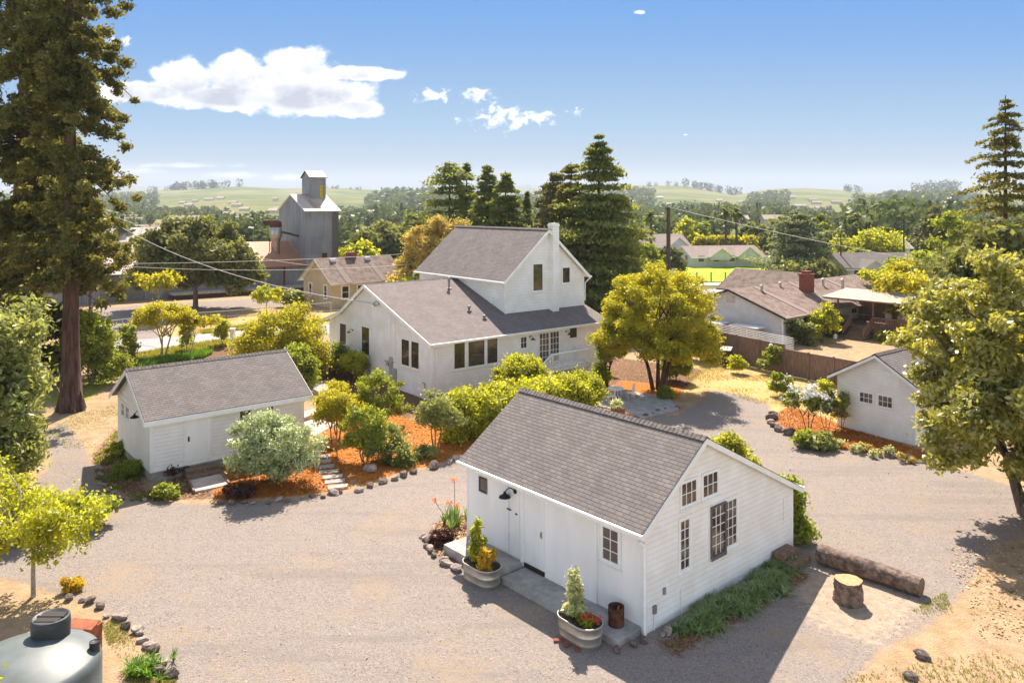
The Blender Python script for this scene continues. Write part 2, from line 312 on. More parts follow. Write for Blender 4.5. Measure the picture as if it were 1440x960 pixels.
# ------------------------------------------------------------- mesh helpers
SPLIT={'fascia','trim','corner_trim','upper_corner_trim','upper_fascia','sliding_door','door_rail','downspout','conduit','upper_gutter','gutter','outlet_box','edging_board','roof_vent','latch','electric_meter','service_bracket','bare_shingle_streak','post','duct','kindling','insulator','rail','barge_board'}
class MB:
    def __init__(s): s.v=[]; s.f=[]; s.mi=[]; s.uv=[]; s.cuts=[]
    def face(s,pts,mi=0,uv=None):
        i=len(s.v); s.v+= [tuple(p) for p in pts]; s.f.append(list(range(i,i+len(pts)))); s.mi.append(mi)
        s.uv.append(uv or [(0,0)]*len(pts)); return s
    def solid(s,vs,fs,mi=0):
        s.cuts.append(len(s.f))
        i=len(s.v); s.v+=[tuple(p) for p in vs]
        for f in fs:
            s.f.append([i+k for k in f]); s.mi.append(mi); s.uv.append([(0,0)]*len(f))
        return s
    def box(s,x0,y0,z0,x1,y1,z1,mi=0):
        x0,x1=min(x0,x1),max(x0,x1); y0,y1=min(y0,y1),max(y0,y1); z0,z1=min(z0,z1),max(z0,z1)
        return s.solid([(x0,y0,z0),(x1,y0,z0),(x1,y1,z0),(x0,y1,z0),(x0,y0,z1),(x1,y0,z1),(x1,y1,z1),(x0,y1,z1)],
            [(0,3,2,1),(4,5,6,7),(0,1,5,4),(1,2,6,5),(2,3,7,6),(3,0,4,7)],mi)
    def prism(s,poly,vec,mi=0):
        n=len(poly); vec=Vector(vec); a=[Vector(p) for p in poly]; b=[p+vec for p in a]
        return s.solid(a+b,[tuple(range(n))[::-1],tuple(range(n,2*n))]+[(i,(i+1)%n,n+(i+1)%n,n+i) for i in range(n)],mi)
    def slab(s,e0,e1,r1,r0,th,mi=0,edge=1):
        """roof sheet: e0-e1 the eave, r0-r1 the ridge; uv in metres on top"""
        e0,e1,r1,r0=map(Vector,(e0,e1,r1,r0)); W=(e1-e0).length
        ud=(e1-e0).normalized(); 
        def uv(p): d=p-e0; u=d.dot(ud); v=(d-ud*u).length; return (u,v)
        s.face([e0,e1,r1,r0],mi,[uv(e0),uv(e1),uv(r1),uv(r0)])
        dn=Vector((0,0,-th)); q=[p+dn for p in (e0,e1,r1,r0)]; t=[e0,e1,r1,r0]
        s.face(q[::-1],edge)
        for i in range(4):
            j=(i+1)%4; s.face([t[i],q[i],q[j],t[j]],edge)
        return s
    def tube(s,path,rad,n=8,mi=0,cap=True):
        s.cuts.append(len(s.f)); P=[Vector(p) for p in path]; k=len(P)
        if not hasattr(rad,'__len__'): rad=[rad]*k
        i0=len(s.v); up=Vector((.13,.21,1)).normalized()
        for i,p in enumerate(P):
            d=(P[min(i+1,k-1)]-P[max(i-1,0)]).normalized()
            a=d.cross(up if abs(d.dot(up))<.95 else Vector((1,0,0))).normalized(); b=d.cross(a)
            for j in range(n):
                t=2*PI*j/n; s.v.append(tuple(p+(a*math.cos(t)+b*math.sin(t))*rad[i]))
        for i in range(k-1):
            for j in range(n):
                a=i0+i*n+j; b=i0+i*n+(j+1)%n; s.f.append([a,b,b+n,a+n]); s.mi.append(mi); s.uv.append([(0,0)]*4)
        if cap:
            s.f.append([i0+j for j in range(n)]); s.f.append([i0+(k-1)*n+j for j in range(n)][::-1]); s.mi+=[mi,mi]; s.uv+=[[(0,0)]*n]*2
        return s
    def lathe(s,prof,n=24,c=(0,0),mi=0,sx=1,sy=1,flat=0):
        """prof: list of (r,z). flat: half length of a straight middle along y (oval trough)"""
        s.cuts.append(len(s.f)); i0=len(s.v); k=len(prof)
        for r,z in prof:
            for j in range(n):
                t=2*PI*j/n; yy=math.sin(t)*r*sy; yy+=flat*(1 if math.sin(t)>1e-6 else -1 if math.sin(t)<-1e-6 else 0)
                s.v.append((c[0]+math.cos(t)*r*sx,c[1]+yy,z))
        for i in range(k-1):
            for j in range(n):
                a=i0+i*n+j; b=i0+i*n+(j+1)%n; s.f.append([a,b,b+n,a+n]); s.mi.append(mi); s.uv.append([(0,0)]*4)
        return s
    def build(s,name,mats,parent=None,smooth=False):
        if name in SPLIT and len(s.cuts)>1 and len(s.cuts)<90:
            cuts=sorted(set(s.cuts))+[len(s.f)]; cuts[0]=0; first=None
            for a,b in zip(cuts[:-1],cuts[1:]):
                if a==b: continue
                q=MB(); used=sorted({i for f in s.f[a:b] for i in f}); mp={k:i for i,k in enumerate(used)}
                q.v=[s.v[i] for i in used]; q.f=[[mp[i] for i in f] for f in s.f[a:b]]; q.mi=s.mi[a:b]; q.uv=s.uv[a:b]
                o=q.build(name,mats,parent,smooth); first=first or o
            return first
        me=bpy.data.meshes.new(name); me.from_pydata(s.v,[],s.f)
        if not isinstance(mats,(list,tuple)): mats=[mats]
        for m in mats: me.materials.append(m)
        if len(mats)>1: me.polygons.foreach_set('material_index',[min(i,len(mats)-1) for i in s.mi])
        ul=me.uv_layers.new(name='UVMap'); ul.data.foreach_set('uv',[c for f in s.uv for p in f for c in p])
        if smooth: me.polygons.foreach_set('use_smooth',[True]*len(me.polygons))
        me.update(); o=bpy.data.objects.new(name,me); C.objects.link(o)
        if parent is not None: o.parent=parent
        return o
def weld(o,d=.0005):
    import bmesh
    bm=bmesh.new(); bm.from_mesh(o.data); bmesh.ops.remove_doubles(bm,verts=bm.verts,dist=d); bmesh.ops.recalc_face_normals(bm,faces=bm.faces); bm.to_mesh(o.data); bm.free(); return o
def tag(o,label=None,cat=None,group=None,kind=None):
    if label: o['label']=label
    if cat: o['category']=cat
    if group: o['group']=group
    if kind: o['kind']=kind
    return o
def thing(name,label,cat,loc=(0,0,0),rz=0,group=None):
    o=bpy.data.objects.new(name,None); C.objects.link(o); o.location=loc if len(loc)==3 else (*loc,0); o.rotation_euler=(0,0,rz); o.empty_display_size=.3
    return tag(o,label,cat,group)
def dup(root,loc,rz=0,s=1,label=None,group=None):
    r=root.copy(); C.objects.link(r); r.location=loc if len(loc)==3 else (*loc,0); r.rotation_euler=(0,0,rz)
    r.scale=(s,s,s) if not hasattr(s,'__len__') else s
    if label: r['label']=label
    if group: r['group']=group
    for ch in list(root.children):
        c=ch.copy(); C.objects.link(c); c.parent=r
        for gch in ch.children:
            d=gch.copy(); C.objects.link(d); d.parent=c
    return r
# ------------------------------------------------------------- foliage builders
def quads(name,P,T,B,tint,m,parent=None):
    """rhombic leaves: centre P, half axes T and B"""
    n=len(P); V=np.empty((n,4,3),np.float32)
    V[:,0]=P-T; V[:,1]=P+B; V[:,2]=P+T; V[:,3]=P-B
    me=bpy.data.meshes.new(name); me.vertices.add(n*4); me.vertices.foreach_set('co',V.ravel())
    me.loops.add(n*4); me.loops.foreach_set('vertex_index',np.arange(n*4,dtype=np.int32))
    me.polygons.add(n); me.polygons.foreach_set('loop_start',np.arange(n,dtype=np.int32)*4)
    me.update(calc_edges=True)
    a=me.attributes.new('tint','FLOAT','FACE'); a.data.foreach_set('value',np.clip(tint,0,1).astype(np.float32))
    me.materials.append(m); o=bpy.data.objects.new(name,me); C.objects.link(o)
    if parent is not None: o.parent=parent
    return o
def unit(v): return v/np.maximum(np.linalg.norm(v,axis=-1,keepdims=True),1e-9)
def leafdata(P,size,rng,elong=1.7,up=.5,out=None):
    n=len(P); N=unit(rng.normal(size=(n,3))+np.array([0,0,up])+(0 if out is None else out*.6))
    T=unit(np.cross(N,rng.normal(size=(n,3)))); B=np.cross(N,T)
    s=size*rng.uniform(.65,1.35,(n,1))
    return T*s*elong*.5,B*s*.5
def clumps(rng,crowns,rc):
    """clump centres and radii filling a few ellipsoids with an uneven surface"""
    Cn=[];Rr=[]
    for cx,cy,cz,rx,ry,rz,K in crowns:
        d=unit(rng.normal(size=(K*3,3))); d=d[d[:,2]>-.75][:K]
        f=rng.uniform(.25,1,(len(d),1))**.45*rng.uniform(.86,1.1,(len(d),1))
        Cn.append(np.array([cx,cy,cz])+d*f*np.array([rx,ry,rz])*.92); Rr.append(rng.uniform(rc[0],rc[1],len(d)))
    return np.vstack(Cn),np.concatenate(Rr)
def crown_leaves(rng,Cn,Rr,n,size,flat=.75,up=.5,elong=1.7):
    k=rng.choice(len(Cn),n,p=Rr**2/np.sum(Rr**2)); g3=rng.normal(size=(n,3)); d=unit(g3)
    off=g3*.47*Rr[k][:,None]*np.array([1,1,flat]); off[:,2]-=rng.uniform(0,.12,n)*Rr[k]; off=np.clip(off,-1.9*Rr[k][:,None],1.9*Rr[k][:,None])
    P=Cn[k]+off; T,B=leafdata(P,size,rng,elong,up,d)
    ct=rng.uniform(0,.7,len(Cn)); tint=ct[k]+rng.uniform(0,.45,n)+d[:,2]*.08
    return P,T,B,tint
def limb(mb,a,b,r0,r1,rng,n=6,seg=4,sag=.12):
    a=Vector(a); b=Vector(b); L_=(b-a).length; pts=[];rr=[]
    for i in range(seg+1):
        t=i/seg; p=a.lerp(b,t)
        if 0<i<seg: p+=Vector(rng.normal(size=3))*L_*.045
        p.z+=math.sin(t*PI)*L_*sag; pts.append(p); rr.append(r0+(r1-r0)*t)
    mb.tube(pts,rr,n)
    return pts
def tree(name,label,cat,xy,crowns,rc,n,size,leaf,stems=((0,0),),r0=.18,split=1.5,bark='barkg',seed=0,limbs=10,flat=.75,up=.5,elong=1.7,z0=0,group=None,lean=(0,0),rz=0,extra=None):
    rng=np.random.default_rng(seed); t=thing(name,label,cat,(xy[0],xy[1],z0),rz,group)
    Cn,Rr=clumps(rng,crowns,rc)
    P,T,B,tint=crown_leaves(rng,Cn,Rr,n,size,flat,up,elong)
    quads('crown',P,T,B,tint,L[leaf],t)
    mb=MB()
    if stems:
        order=rng.permutation(len(Cn))[:limbs*len(stems)]
        for i,(sx_,sy_) in enumerate(stems):
            base=Vector((sx_*.5,sy_*.5,-.1)); top=Vector((sx_*1.6+lean[0],sy_*1.6+lean[1],split))
            mb.tube([base,base.lerp(top,.12)+Vector((0,0,.02)),base.lerp(top,.55)+Vector(rng.normal(size=3))*.04,top],[r0*1.35,r0,r0*.85,r0*.7],8)
            for k in order[i::len(stems)]:
                limb(mb,top,Cn[k],r0*.5,r0*.08,rng)
        mb.build('trunk',M[bark],t,True)
    if extra: extra(t,rng,Cn,Rr)
    return t
def conifer(name,label,xy,H,Rb,z1,leaf,seed=0,whorl=.55,per=6,droop=.25,n=40,size=.28,power=1.0,r0=.3,bark='bark',group=None,fill=1.0,gaps=.1,width=.24,z0=0,trunkout=False,lean=(0,0)):
    rng=np.random.default_rng(seed); t=thing(name,label,'tree',(xy[0],xy[1],z0),0,group)
    mb=MB(); lx,ly=lean
    mb.tube([(0,0,-.2),(lx*.05,ly*.05,H*.05),(lx*.5,ly*.5,H*.5),(lx,ly,H)],[r0*1.5,r0,r0*.6,.03],10)
    Ps=[];Ts=[];Bs=[];tt=[]
    z=z1
    while z<H-.15:
        f=1-(z-z1)/(H-z1); Rz=Rb*(f**power)*rng.uniform(.78,1.12)+.12
        if rng.uniform()<gaps: z+=whorl*.6
        ax=np.array([lx*z/H,ly*z/H,0])
        m=max(3,int(per*(.6+.4*f))); ph=rng.uniform(0,6.28)
        for j in range(m):
            a=ph+6.283*j/m+rng.uniform(-.3,.3); ln=Rz*rng.uniform(.42,1.22)
            d=np.array([math.cos(a),math.sin(a),0]); k=max(6,int(n*fill*(ln/Rb+.12)))
            s=rng.uniform(.06,1,k)**.75
            zz=z+rng.uniform(-.2,.2)*whorl
            P=ax+d*(s*ln)[:,None]; P[:,2]=zz+ s*ln*.12-droop*ln*s**2
            side=np.array([-d[1],d[0],0]); wd=ln*width*(1.15-s*.75)+.06
            P+=side*(rng.normal(size=k)*wd)[:,None]; P[:,2]+=rng.normal(size=k)*.1*wd**.5- rng.uniform(0,.18,k)*wd
            N=unit(rng.normal(size=(k,3))*.8+np.array([0,0,1.0])); T=unit(np.cross(N,side+rng.normal(size=(k,3))*.5)); B=np.cross(N,T)
            sz=size*rng.uniform(.6,1.4,(k,1)); Ps.append(P); Ts.append(T*sz*.85); Bs.append(B*sz*.34)
            tt.append(rng.uniform(0,.5)+s*.35+rng.uniform(0,.25,k))
            if ln>.7 and j%2==0:
                e=ax+d*ln*.8; mb.tube([tuple(ax+np.array([0,0,zz])),(e[0],e[1],zz+.8*ln*.12-droop*ln*.64)],[.02+ln*.018,.01],4,cap=False)
        z+=whorl*rng.uniform(.75,1.25)*(.55+.45*f)
    quads('crown',np.vstack(Ps),np.vstack(Ts),np.vstack(Bs),np.concatenate(tt),L[leaf],t)
    mb.build('trunk',M[bark],t,True)
    return t
def blades(rng,P,length,width,spread,n_per,curl=.5):
    """arching strap leaves from tuft points P -> list of quads (3 per blade)"""
    Q=[];tn=[]
    for p in P:
        tt=rng.uniform(0,.6)
        for i in range(n_per):
            a=rng.uniform(0,6.283); ln=length*rng.uniform(.6,1.2); d=np.array([math.cos(a),math.sin(a),0]); side=np.array([-d[1],d[0],0])
            sp=spread*rng.uniform(.4,1.2); pts=[]
            for s in (0,.35,.7,1):
                pts.append(p+d*(sp*ln*s**1.4)+np.array([0,0,ln*(s*(1-.25*sp)-curl*sp*s**2.6)]))
            for j,(wa,wb) in enumerate(((1,1),(1,.75),(.75,.1))):
                Q.append([pts[j]-side*width*wa*.5,pts[j]+side*width*wa*.5,pts[j+1]+side*width*wb*.5,pts[j+1]-side*width*wb*.5]); tn.append(tt+rng.uniform(0,.4))
    return np.array(Q,np.float32),np.array(tn,np.float32)
def quadmesh(name,Q,tint,m,parent=None):
    n=len(Q); me=bpy.data.meshes.new(name); me.vertices.add(n*4); me.vertices.foreach_set('co',Q.ravel())
    me.loops.add(n*4); me.loops.foreach_set('vertex_index',np.arange(n*4,dtype=np.int32)); me.polygons.add(n)
    me.polygons.foreach_set('loop_start',np.arange(n,dtype=np.int32)*4); me.update(calc_edges=True)
    a=me.attributes.new('tint','FLOAT','FACE'); a.data.foreach_set('value',np.clip(tint,0,1)); me.materials.append(m)
    o=bpy.data.objects.new(name,me); C.objects.link(o)
    if parent is not None: o.parent=parent
    return o
def flowers(rng,parent,P,size,m,name='flowers',per=14,ball=1.0):
    Q=np.repeat(np.asarray(P),per,axis=0)+rng.normal(size=(len(P)*per,3))*size*.45*ball
    T,B=leafdata(Q,size*.55,rng,1.2,.6); return quads(name,Q,T,B,rng.uniform(0,1,len(Q)),L[m],parent)
ORD='first second third fourth fifth sixth seventh eighth ninth tenth eleventh twelfth thirteenth fourteenth fifteenth sixteenth seventeenth eighteenth nineteenth twentieth'.split()
# ============================================================= GROUND
def poly_sd(X,Y,poly):
    """signed distance, positive inside"""
    P=np.array(poly,float); n=len(P); d2=np.full(X.shape,1e9); ins=np.zeros(X.shape,bool)
    for i in range(n):
        a=P[i]; b=P[(i+1)%n]; e=b-a; wx=X-a[0]; wy=Y-a[1]
        t=np.clip((wx*e[0]+wy*e[1])/max(e@e,1e-9),0,1); d2=np.minimum(d2,(wx-e[0]*t)**2+(wy-e[1]*t)**2)
        c=((a[1]>Y)!=(b[1]>Y)); 
        if abs(e[1])>1e-12: ins^= c&(X<(b[0]-a[0])*(Y-a[1])/(e[1])+a[0])
    return np.where(ins,1,-1)*np.sqrt(d2)
def G(*pts): return [g(*p) for p in pts]
Z_gravel=[G((236,962),(205,905),(172,872),(140,855),(90,838),(20,815),(-60,800),(-60,705),(40,690),(75,650),(62,606),(92,592),(124,640),(140,682),(175,702),(240,707),(300,710),(400,705),(490,692),(560,670),(640,648),(700,640),(800,600),(830,585),(870,575),(950,585),(985,565),(1000,548),(1050,556),(1082,568),(1085,590),(1120,615),(1180,632),(1250,642),(1330,655),(1600,735),(1480,745),(1400,765),(1372,800),(1345,845),(1300,885),(1240,912),(1195,960),(1150,1100),(205,1100)),
          G((150,432),(480,413),(480,424),(300,436),(215,448),(226,480),(120,492),(120,440))]
Z_mulch=[G((300,705),(306,650),(440,610),(474,640),(495,688),(400,700)),
         G((508,684),(462,640),(436,603),(470,582),(560,585),(610,600),(660,580),(760,560),(800,600),(720,622),(655,643),(560,666)),
         G((1084,588),(1110,572),(1150,585),(1200,605),(1300,635),(1310,648),(1250,642),(1180,632),(1120,613)),
         G((848,556),(870,535),(960,545),(955,562),(900,566)),
         G((866,588),(845,566),(875,572),(900,588))]
Z_brown=[G((130,640),(165,600),(205,690),(300,650),(300,700),(200,704),(140,682)),
         G((440,560),(470,500),(520,520),(610,570),(560,600),(470,590)),
         G((612,735),(655,722),(668,790),(625,790),(600,765)),
         G((168,510),(300,485),(360,470),(350,495),(260,520)),
         G((840,545),(850,500),(990,520),(960,550),(880,540)),
         G((925,905),(1110,790),(1140,812),(950,925))]
Z_dry=[G((980,492),(1190,548),(1180,600),(1085,578),(1000,548),(960,560),(930,540)),
       G((265,452),(420,432),(430,448),(470,456),(330,466),(230,484),(222,460)),
       G((420,446),(480,436),(560,420),(560,436),(480,452))]
Z_green=[G((190,484),(345,458),(470,448),(470,452),(345,466),(190,485)),
         G((60,560),(230,495),(330,482),(340,490),(180,520),(100,580))]
Z_grey=[G((1110,815),(1200,790),(1300,850),(1235,905),(1150,880))]
rngG=np.random.default_rng(5)
def smooth(x): x=np.clip(x,0,1); return x*x*(3-2*x)
def wsum(X,Y,Zs,soft):
    w_=np.zeros(X.shape)
    for z in Zs: w_=np.maximum(w_,smooth(poly_sd(X,Y,z)/soft*.5+.5))
    return w_
def ground_material():
    m,t,p,o=mat('yard_ground')
    pos=t.new('ShaderNodeNewGeometry').outputs['Position']
    nb=t.noise(pos,.35,5,.6); nm=t.noise(pos,1.6,5,.65); nf=t.noise(pos,9,4,.7); ng=t.noise(pos,38,3,.75); nvf=t.noise(pos,4,6,.7)
    vor=t.new('ShaderNodeTexVoronoi'); t.l.new(pos,vor.inputs['Vector']); vor.inputs['Scale'].default_value=26
    jig=t.m('MULTIPLY',t.m('SUBTRACT',t.m('ADD',t.m('MULTIPLY',nvf,.6),t.m('MULTIPLY',ng,.4)),.5),1.5)
    def wt_(name,a=.4,b=.6): return t.ss(t.m('ADD',t.attr(name),jig),a,b)
    soil=t.mix(t.ss(nm,.35,.65),(.33,.22,.13),(.44,.31,.19)); soil=t.mix(t.m('MULTIPLY',t.ss(nf,.5,.75),.5),soil,(.30,.19,.10))
    # thin dry grass and weeds breaking up the bare earth
    soil=t.mix(t.m('MULTIPLY',t.m('MULTIPLY',t.ss(nvf,.5,.66),t.ss(nb,.4,.62)),.8),soil,(.34,.31,.09))
    dry=t.mix(t.ss(nvf,.35,.65),(.42,.30,.11),(.54,.39,.18)); dry=t.mix(t.m('MULTIPLY',t.ss(nb,.5,.7),.6),dry,(.42,.24,.1))
    dry=t.mix(t.m('MULTIPLY',t.ss(nf,.5,.7),.5),dry,(.36,.3,.07))
    green=t.mix(t.ss(nvf,.35,.65),(.14,.19,.03),(.36,.36,.06))
    gv=t.mix(vor.outputs['Color'],(.45,.40,.375),(.47,.43,.41)); 
    sv=t.new('ShaderNodeSeparateColor'); t.l.new(vor.outputs['Color'],sv.inputs[0])
    gv=t.mix(t.ss(sv.outputs[0],.55,.95),(.275,.232,.2),(.34,.29,.258)); gv=t.mix(t.ss(sv.outputs[1],.62,.95),gv,(.20,.165,.145))
    gv=t.mix(t.m('MULTIPLY',t.ss(nf,.42,.7),.45),gv,(.235,.195,.168))
    gv=t.mix(t.m('MULTIPLY',t.ss(nm,.45,.75),.4),gv,(.325,.265,.21)); gv=t.mix(t.m('MULTIPLY',t.ss(nb,.52,.72),.35),gv,(.31,.245,.18))
    mpt=t.new('ShaderNodeMapping'); t.l.new(pos,mpt.inputs[0]); mpt.inputs['Rotation'].default_value=(0,0,R(-38)); mpt.inputs['Scale'].default_value=(.12,1.1,1)
    trk=t.noise(mpt.outputs[0],.9,4,.55,.6)
    gv=t.mix(t.m('MULTIPLY',t.ss(trk,.52,.66),.45),gv,(.205,.175,.155)); gv=t.mix(t.m('MULTIPLY',t.ss(t.m('MULTIPLY',nb,nvf),.27,.36),.5),gv,(.33,.25,.165))
    mul=t.mix(t.ss(nf,.35,.7),(.36,.115,.02),(.66,.27,.06)); mul=t.mix(t.m('MULTIPLY',t.ss(ng,.5,.7),.7),mul,(.20,.05,.01))
    brn=t.mix(t.ss(nf,.35,.7),(.10,.055,.03),(.30,.17,.10))
    gry=t.mix(t.ss(nvf,.35,.65),(.36,.27,.18),(.46,.37,.28))
    c=soil
    c=t.mix(wt_('dry'),c,dry); c=t.mix(wt_('green'),c,green); c=t.mix(wt_('gravel'),c,gv)
    c=t.mix(t.m('MULTIPLY',wt_('grey'),.8),c,gry); c=t.mix(wt_('brown'),c,brn); c=t.mix(wt_('mulch',.45,.55),c,mul)
    t.l.new(c,p.inputs['Base Color']); p.inputs['Roughness'].default_value=.97; p.inputs['Specular IOR Level'].default_value=.1
    h=t.m('ADD',t.m('MULTIPLY',ng,.6),t.m('MULTIPLY',nf,.8)); h=t.m('ADD',h,t.m('MULTIPLY',vor.outputs['Distance'],.6)); h=t.m('ADD',h,t.m('MULTIPLY',t.m('MULTIPLY',t.attr('mulch'),nf),1.8))
    t.l.new(t.bump(h,.028),p.inputs['Normal'])
    return m
M['ground']=ground_material()
x0,x1,y0_,y1_,st=-54,60,4,104,.3
gx=np.arange(x0,x1+st,st); gy=np.arange(y0_,y1_+st,st); GX,GY=np.meshgrid(gx,gy)
W_={'gravel':wsum(GX,GY,Z_gravel,.9),'mulch':wsum(GX,GY,Z_mulch,.5),'brown':wsum(GX,GY,Z_brown,1.0),'dry':wsum(GX,GY,Z_dry,1.5),'green':wsum(GX,GY,Z_green,1.5),'grey':wsum(GX,GY,Z_grey,1.8)}
hz=W_['mulch']*.07+rngG.normal(size=GX.shape)*.008*(W_['mulch']*2+.4)
ny,nx=GX.shape; idx=np.arange(nx*ny).reshape(ny,nx)
Fq=np.stack([idx[:-1,:-1],idx[:-1,1:],idx[1:,1:],idx[1:,:-1]],-1).reshape(-1,4)
fw={k:v.ravel()[Fq].mean(1) for k,v in W_.items()}
zone=np.zeros(len(Fq),int); zone[fw['dry']>.5]=1; zone[fw['gravel']>.5]=2; zone[fw['mulch']>.5]=3
VV=np.stack([GX.ravel(),GY.ravel(),hz.ravel()],-1).astype(np.float32)
for zi,nm in enumerate(('ground','dry_lawn','gravel_driveway','mulch_bed')):
    f=Fq[zone==zi]; u,inv=np.unique(f,return_inverse=True); inv=inv.reshape(-1)
    me=bpy.data.meshes.new(nm); me.vertices.add(len(u)); me.vertices.foreach_set('co',VV[u].ravel())
    me.loops.add(len(inv)); me.loops.foreach_set('vertex_index',inv.astype(np.int32)); me.polygons.add(len(f)); me.polygons.foreach_set('loop_start',np.arange(len(f),dtype=np.int32)*4)
    me.update(calc_edges=True); me.polygons.foreach_set('use_smooth',[True]*len(f))
    for k,v in W_.items():
        a=me.attributes.new(k,'FLOAT','POINT'); a.data.foreach_set('value',v.ravel()[u].astype(np.float32))
    me.materials.append(M['ground']); tag(C.objects.link(bpy.data.objects.new(nm,me)) or bpy.data.objects[nm],kind='structure')
# --- wide terrain with the valley and its hills
SKY=[(-900,264),(-300,266),(60,273),(150,270),(240,266),(330,261),(400,265),(460,263),(540,267),(620,266),(700,273),(760,271),(850,266),(900,260),(960,260),(1000,267),(1035,274),(1080,265),(1140,264),(1200,268),(1250,273),(1330,269),(1400,268),(1500,264),(2400,262)]
sku=np.array([(p[0]-720)/F for p in SKY]); skz=np.array([CH+(HY-p[1])/F*2300 for p in SKY])
def bumpy(X,Y,s,seed):
    r=np.random.default_rng(seed); o=np.zeros_like(X)
    for i in range(7):
        k=r.uniform(.5,1.6)/s; a=r.uniform(0,6.28); o+=np.sin((X*math.cos(a)+Y*math.sin(a))*k+r.uniform(0,6.28))
    return o/7
def terr(X,Y):
    X=np.asarray(X,float);Y=np.asarray(Y,float)
    u=X/np.maximum(Y,1); top=np.interp(u,sku,skz); 
    s=np.clip((Y-480)/(2300-480),0,1); prof=s**1.9*(1-.12*np.sin(s*9)*(1-s)*s*4)
    z=top*prof+bumpy(X,Y,120,3)*5*np.clip((Y-500)/500,0,1)*np.clip((2150-Y)/400,0,1)
    return np.where(Y>2300,top*np.clip(1-(Y-2300)/900,-.2,1),z)-.06
tx=np.concatenate([-np.geomspace(5200,60,60),np.linspace(-54,54,22),np.geomspace(60,5200,60)]); ty=np.concatenate([[-150],np.linspace(-20,104,14),np.geomspace(112,3400,120),[5200]])
TX,TY=np.meshgrid(tx,ty); TZ=terr(TX,TY)
def terrain_material():
    m,t,p,o=mat('valley_grass')
    pos=t.new('ShaderNodeNewGeometry').outputs['Position']
    s=t.new('ShaderNodeSeparateXYZ'); t.l.new(pos,s.inputs[0])
    n=t.noise(pos,.006,5,.6); n2=t.noise(pos,.03,5,.65); n3=t.noise(pos,.3,4,.6)
    c=t.mix(t.ss(n,.38,.62),(.085,.12,.028),(.19,.18,.06)); c=t.mix(t.m('MULTIPLY',t.ss(n2,.5,.66),.5),c,(.27,.22,.11))
    c=t.mix(t.m('MULTIPLY',t.ss(n3,.5,.7),.5),c,(.12,.15,.04))
    t.l.new(c,p.inputs['Base Color']); p.inputs['Roughness'].default_value=1; p.inputs['Specular IOR Level'].default_value=.05
    return m
M['valley']=terrain_material()
def gridobj(name,X,Y,Z,m,smooth=True):
    ny,nx=X.shape; idx=np.arange(nx*ny).reshape(ny,nx); f=np.stack([idx[:-1,:-1],idx[:-1,1:],idx[1:,1:],idx[1:,:-1]],-1).reshape(-1,4)
    me=bpy.data.meshes.new(name); me.from_pydata(np.stack([X.ravel(),Y.ravel(),Z.ravel()],-1).tolist(),[],f.tolist()); me.polygons.foreach_set('use_smooth',[smooth]*len(f)); me.materials.append(m); me.update()
    o=bpy.data.objects.new(name,me); C.objects.link(o); return o
tag(gridobj('valley_terrain',TX,TY,TZ,M['valley']),kind='structure')
# blue ridges beyond
hx=np.linspace(-5200,5200,160); hy=np.linspace(4300,5800,12); HX,HYY=np.meshgrid(hx,hy)
prof=np.zeros_like(hx)+(CH+(HY-278)/F*5000)
for px,py,wd in ((175,258.5,48),(740,256.5,34),(860,262,40),(1470,259,90),(40,262,60)):
    uu=(px-720)/F*5000; prof=np.maximum(prof,(CH+(HY-278)/F*5000)+((278-py)/F*5000)*np.exp(-((hx-uu)/(wd/F*5000*.8))**2))
HZ=np.outer(np.clip(np.sin(np.linspace(0,PI,12)),0,1),prof)-5
tag(gridobj('far_ridges',HX,HYY,HZ,simple('wooded_ridge',(.09,.11,.05),1,.2,.01)),kind='structure')
# air
hb=MB().box(-5400,-160,-8,5400,6000,230)
haze=hb.build('haze',None or mat('air')[0]); tag(haze,kind='stuff')
hm=haze.data.materials[0]; ht=NT(hm.node_tree); ht.n.clear(); ho=ht.new('ShaderNodeOutputMaterial'); hv=ht.new('ShaderNodeVolumePrincipled')
hv.inputs['Color'].default_value=(.78,.87,1,1); hv.inputs['Density'].default_value=.00013; hv.inputs['Anisotropy'].default_value=.2; ht.l.new(hv.outputs[0],ho.inputs['Volume'])

# --- road, paths
def strip(name,pts,wd,z,m,kind='structure'):
    """a ribbon along ground points with its width"""
    P=[Vector((*p,0)) for p in pts]; mb=MB(); prev=None; ud=0
    for i,p in enumerate(P):
        d=(P[min(i+1,len(P)-1)]-P[max(i-1,0)]).normalized(); s=Vector((-d.y,d.x,0))*wd/2
        cur=(p+s+Vector((0,0,z)),p-s+Vector((0,0,z)))
        if prev: mb.face([prev[1],cur[1],cur[0],prev[0]])
        prev=cur
    return tag(mb.build(name,m),kind=kind)
M['asph']=simple('pale_worn_asphalt',(.36,.34,.33),.95,.1,1.2,bump=.003,bscale=60)
ra=Vector(g(190,487)); rb=Vector(g(460,462)); rd=(rb-ra).normalized()
strip('road',[tuple(ra-rd*45),tuple(ra),tuple(rb),tuple(rb+rd*70)],6.4,.035,M['asph'])
strip('far_road',[(-75,188),(-20,184),(12,182),(60,176)],9,.04,M['asph'])
strip('far_lane',[g(930,400),g(1075,399),g(1130,402)],4.5,.03,simple('pale_dirt',(.58,.47,.36),1,.1,1))
fl=tag(MB().face([(*p,.02) for p in [g(955,396),g(1072,396),g(1090,373),g(960,373)]]).build('green_field',simple('vivid_field_grass',(.38,.48,.02),1,.12,.6,col2=(.24,.36,.015))),kind='structure')
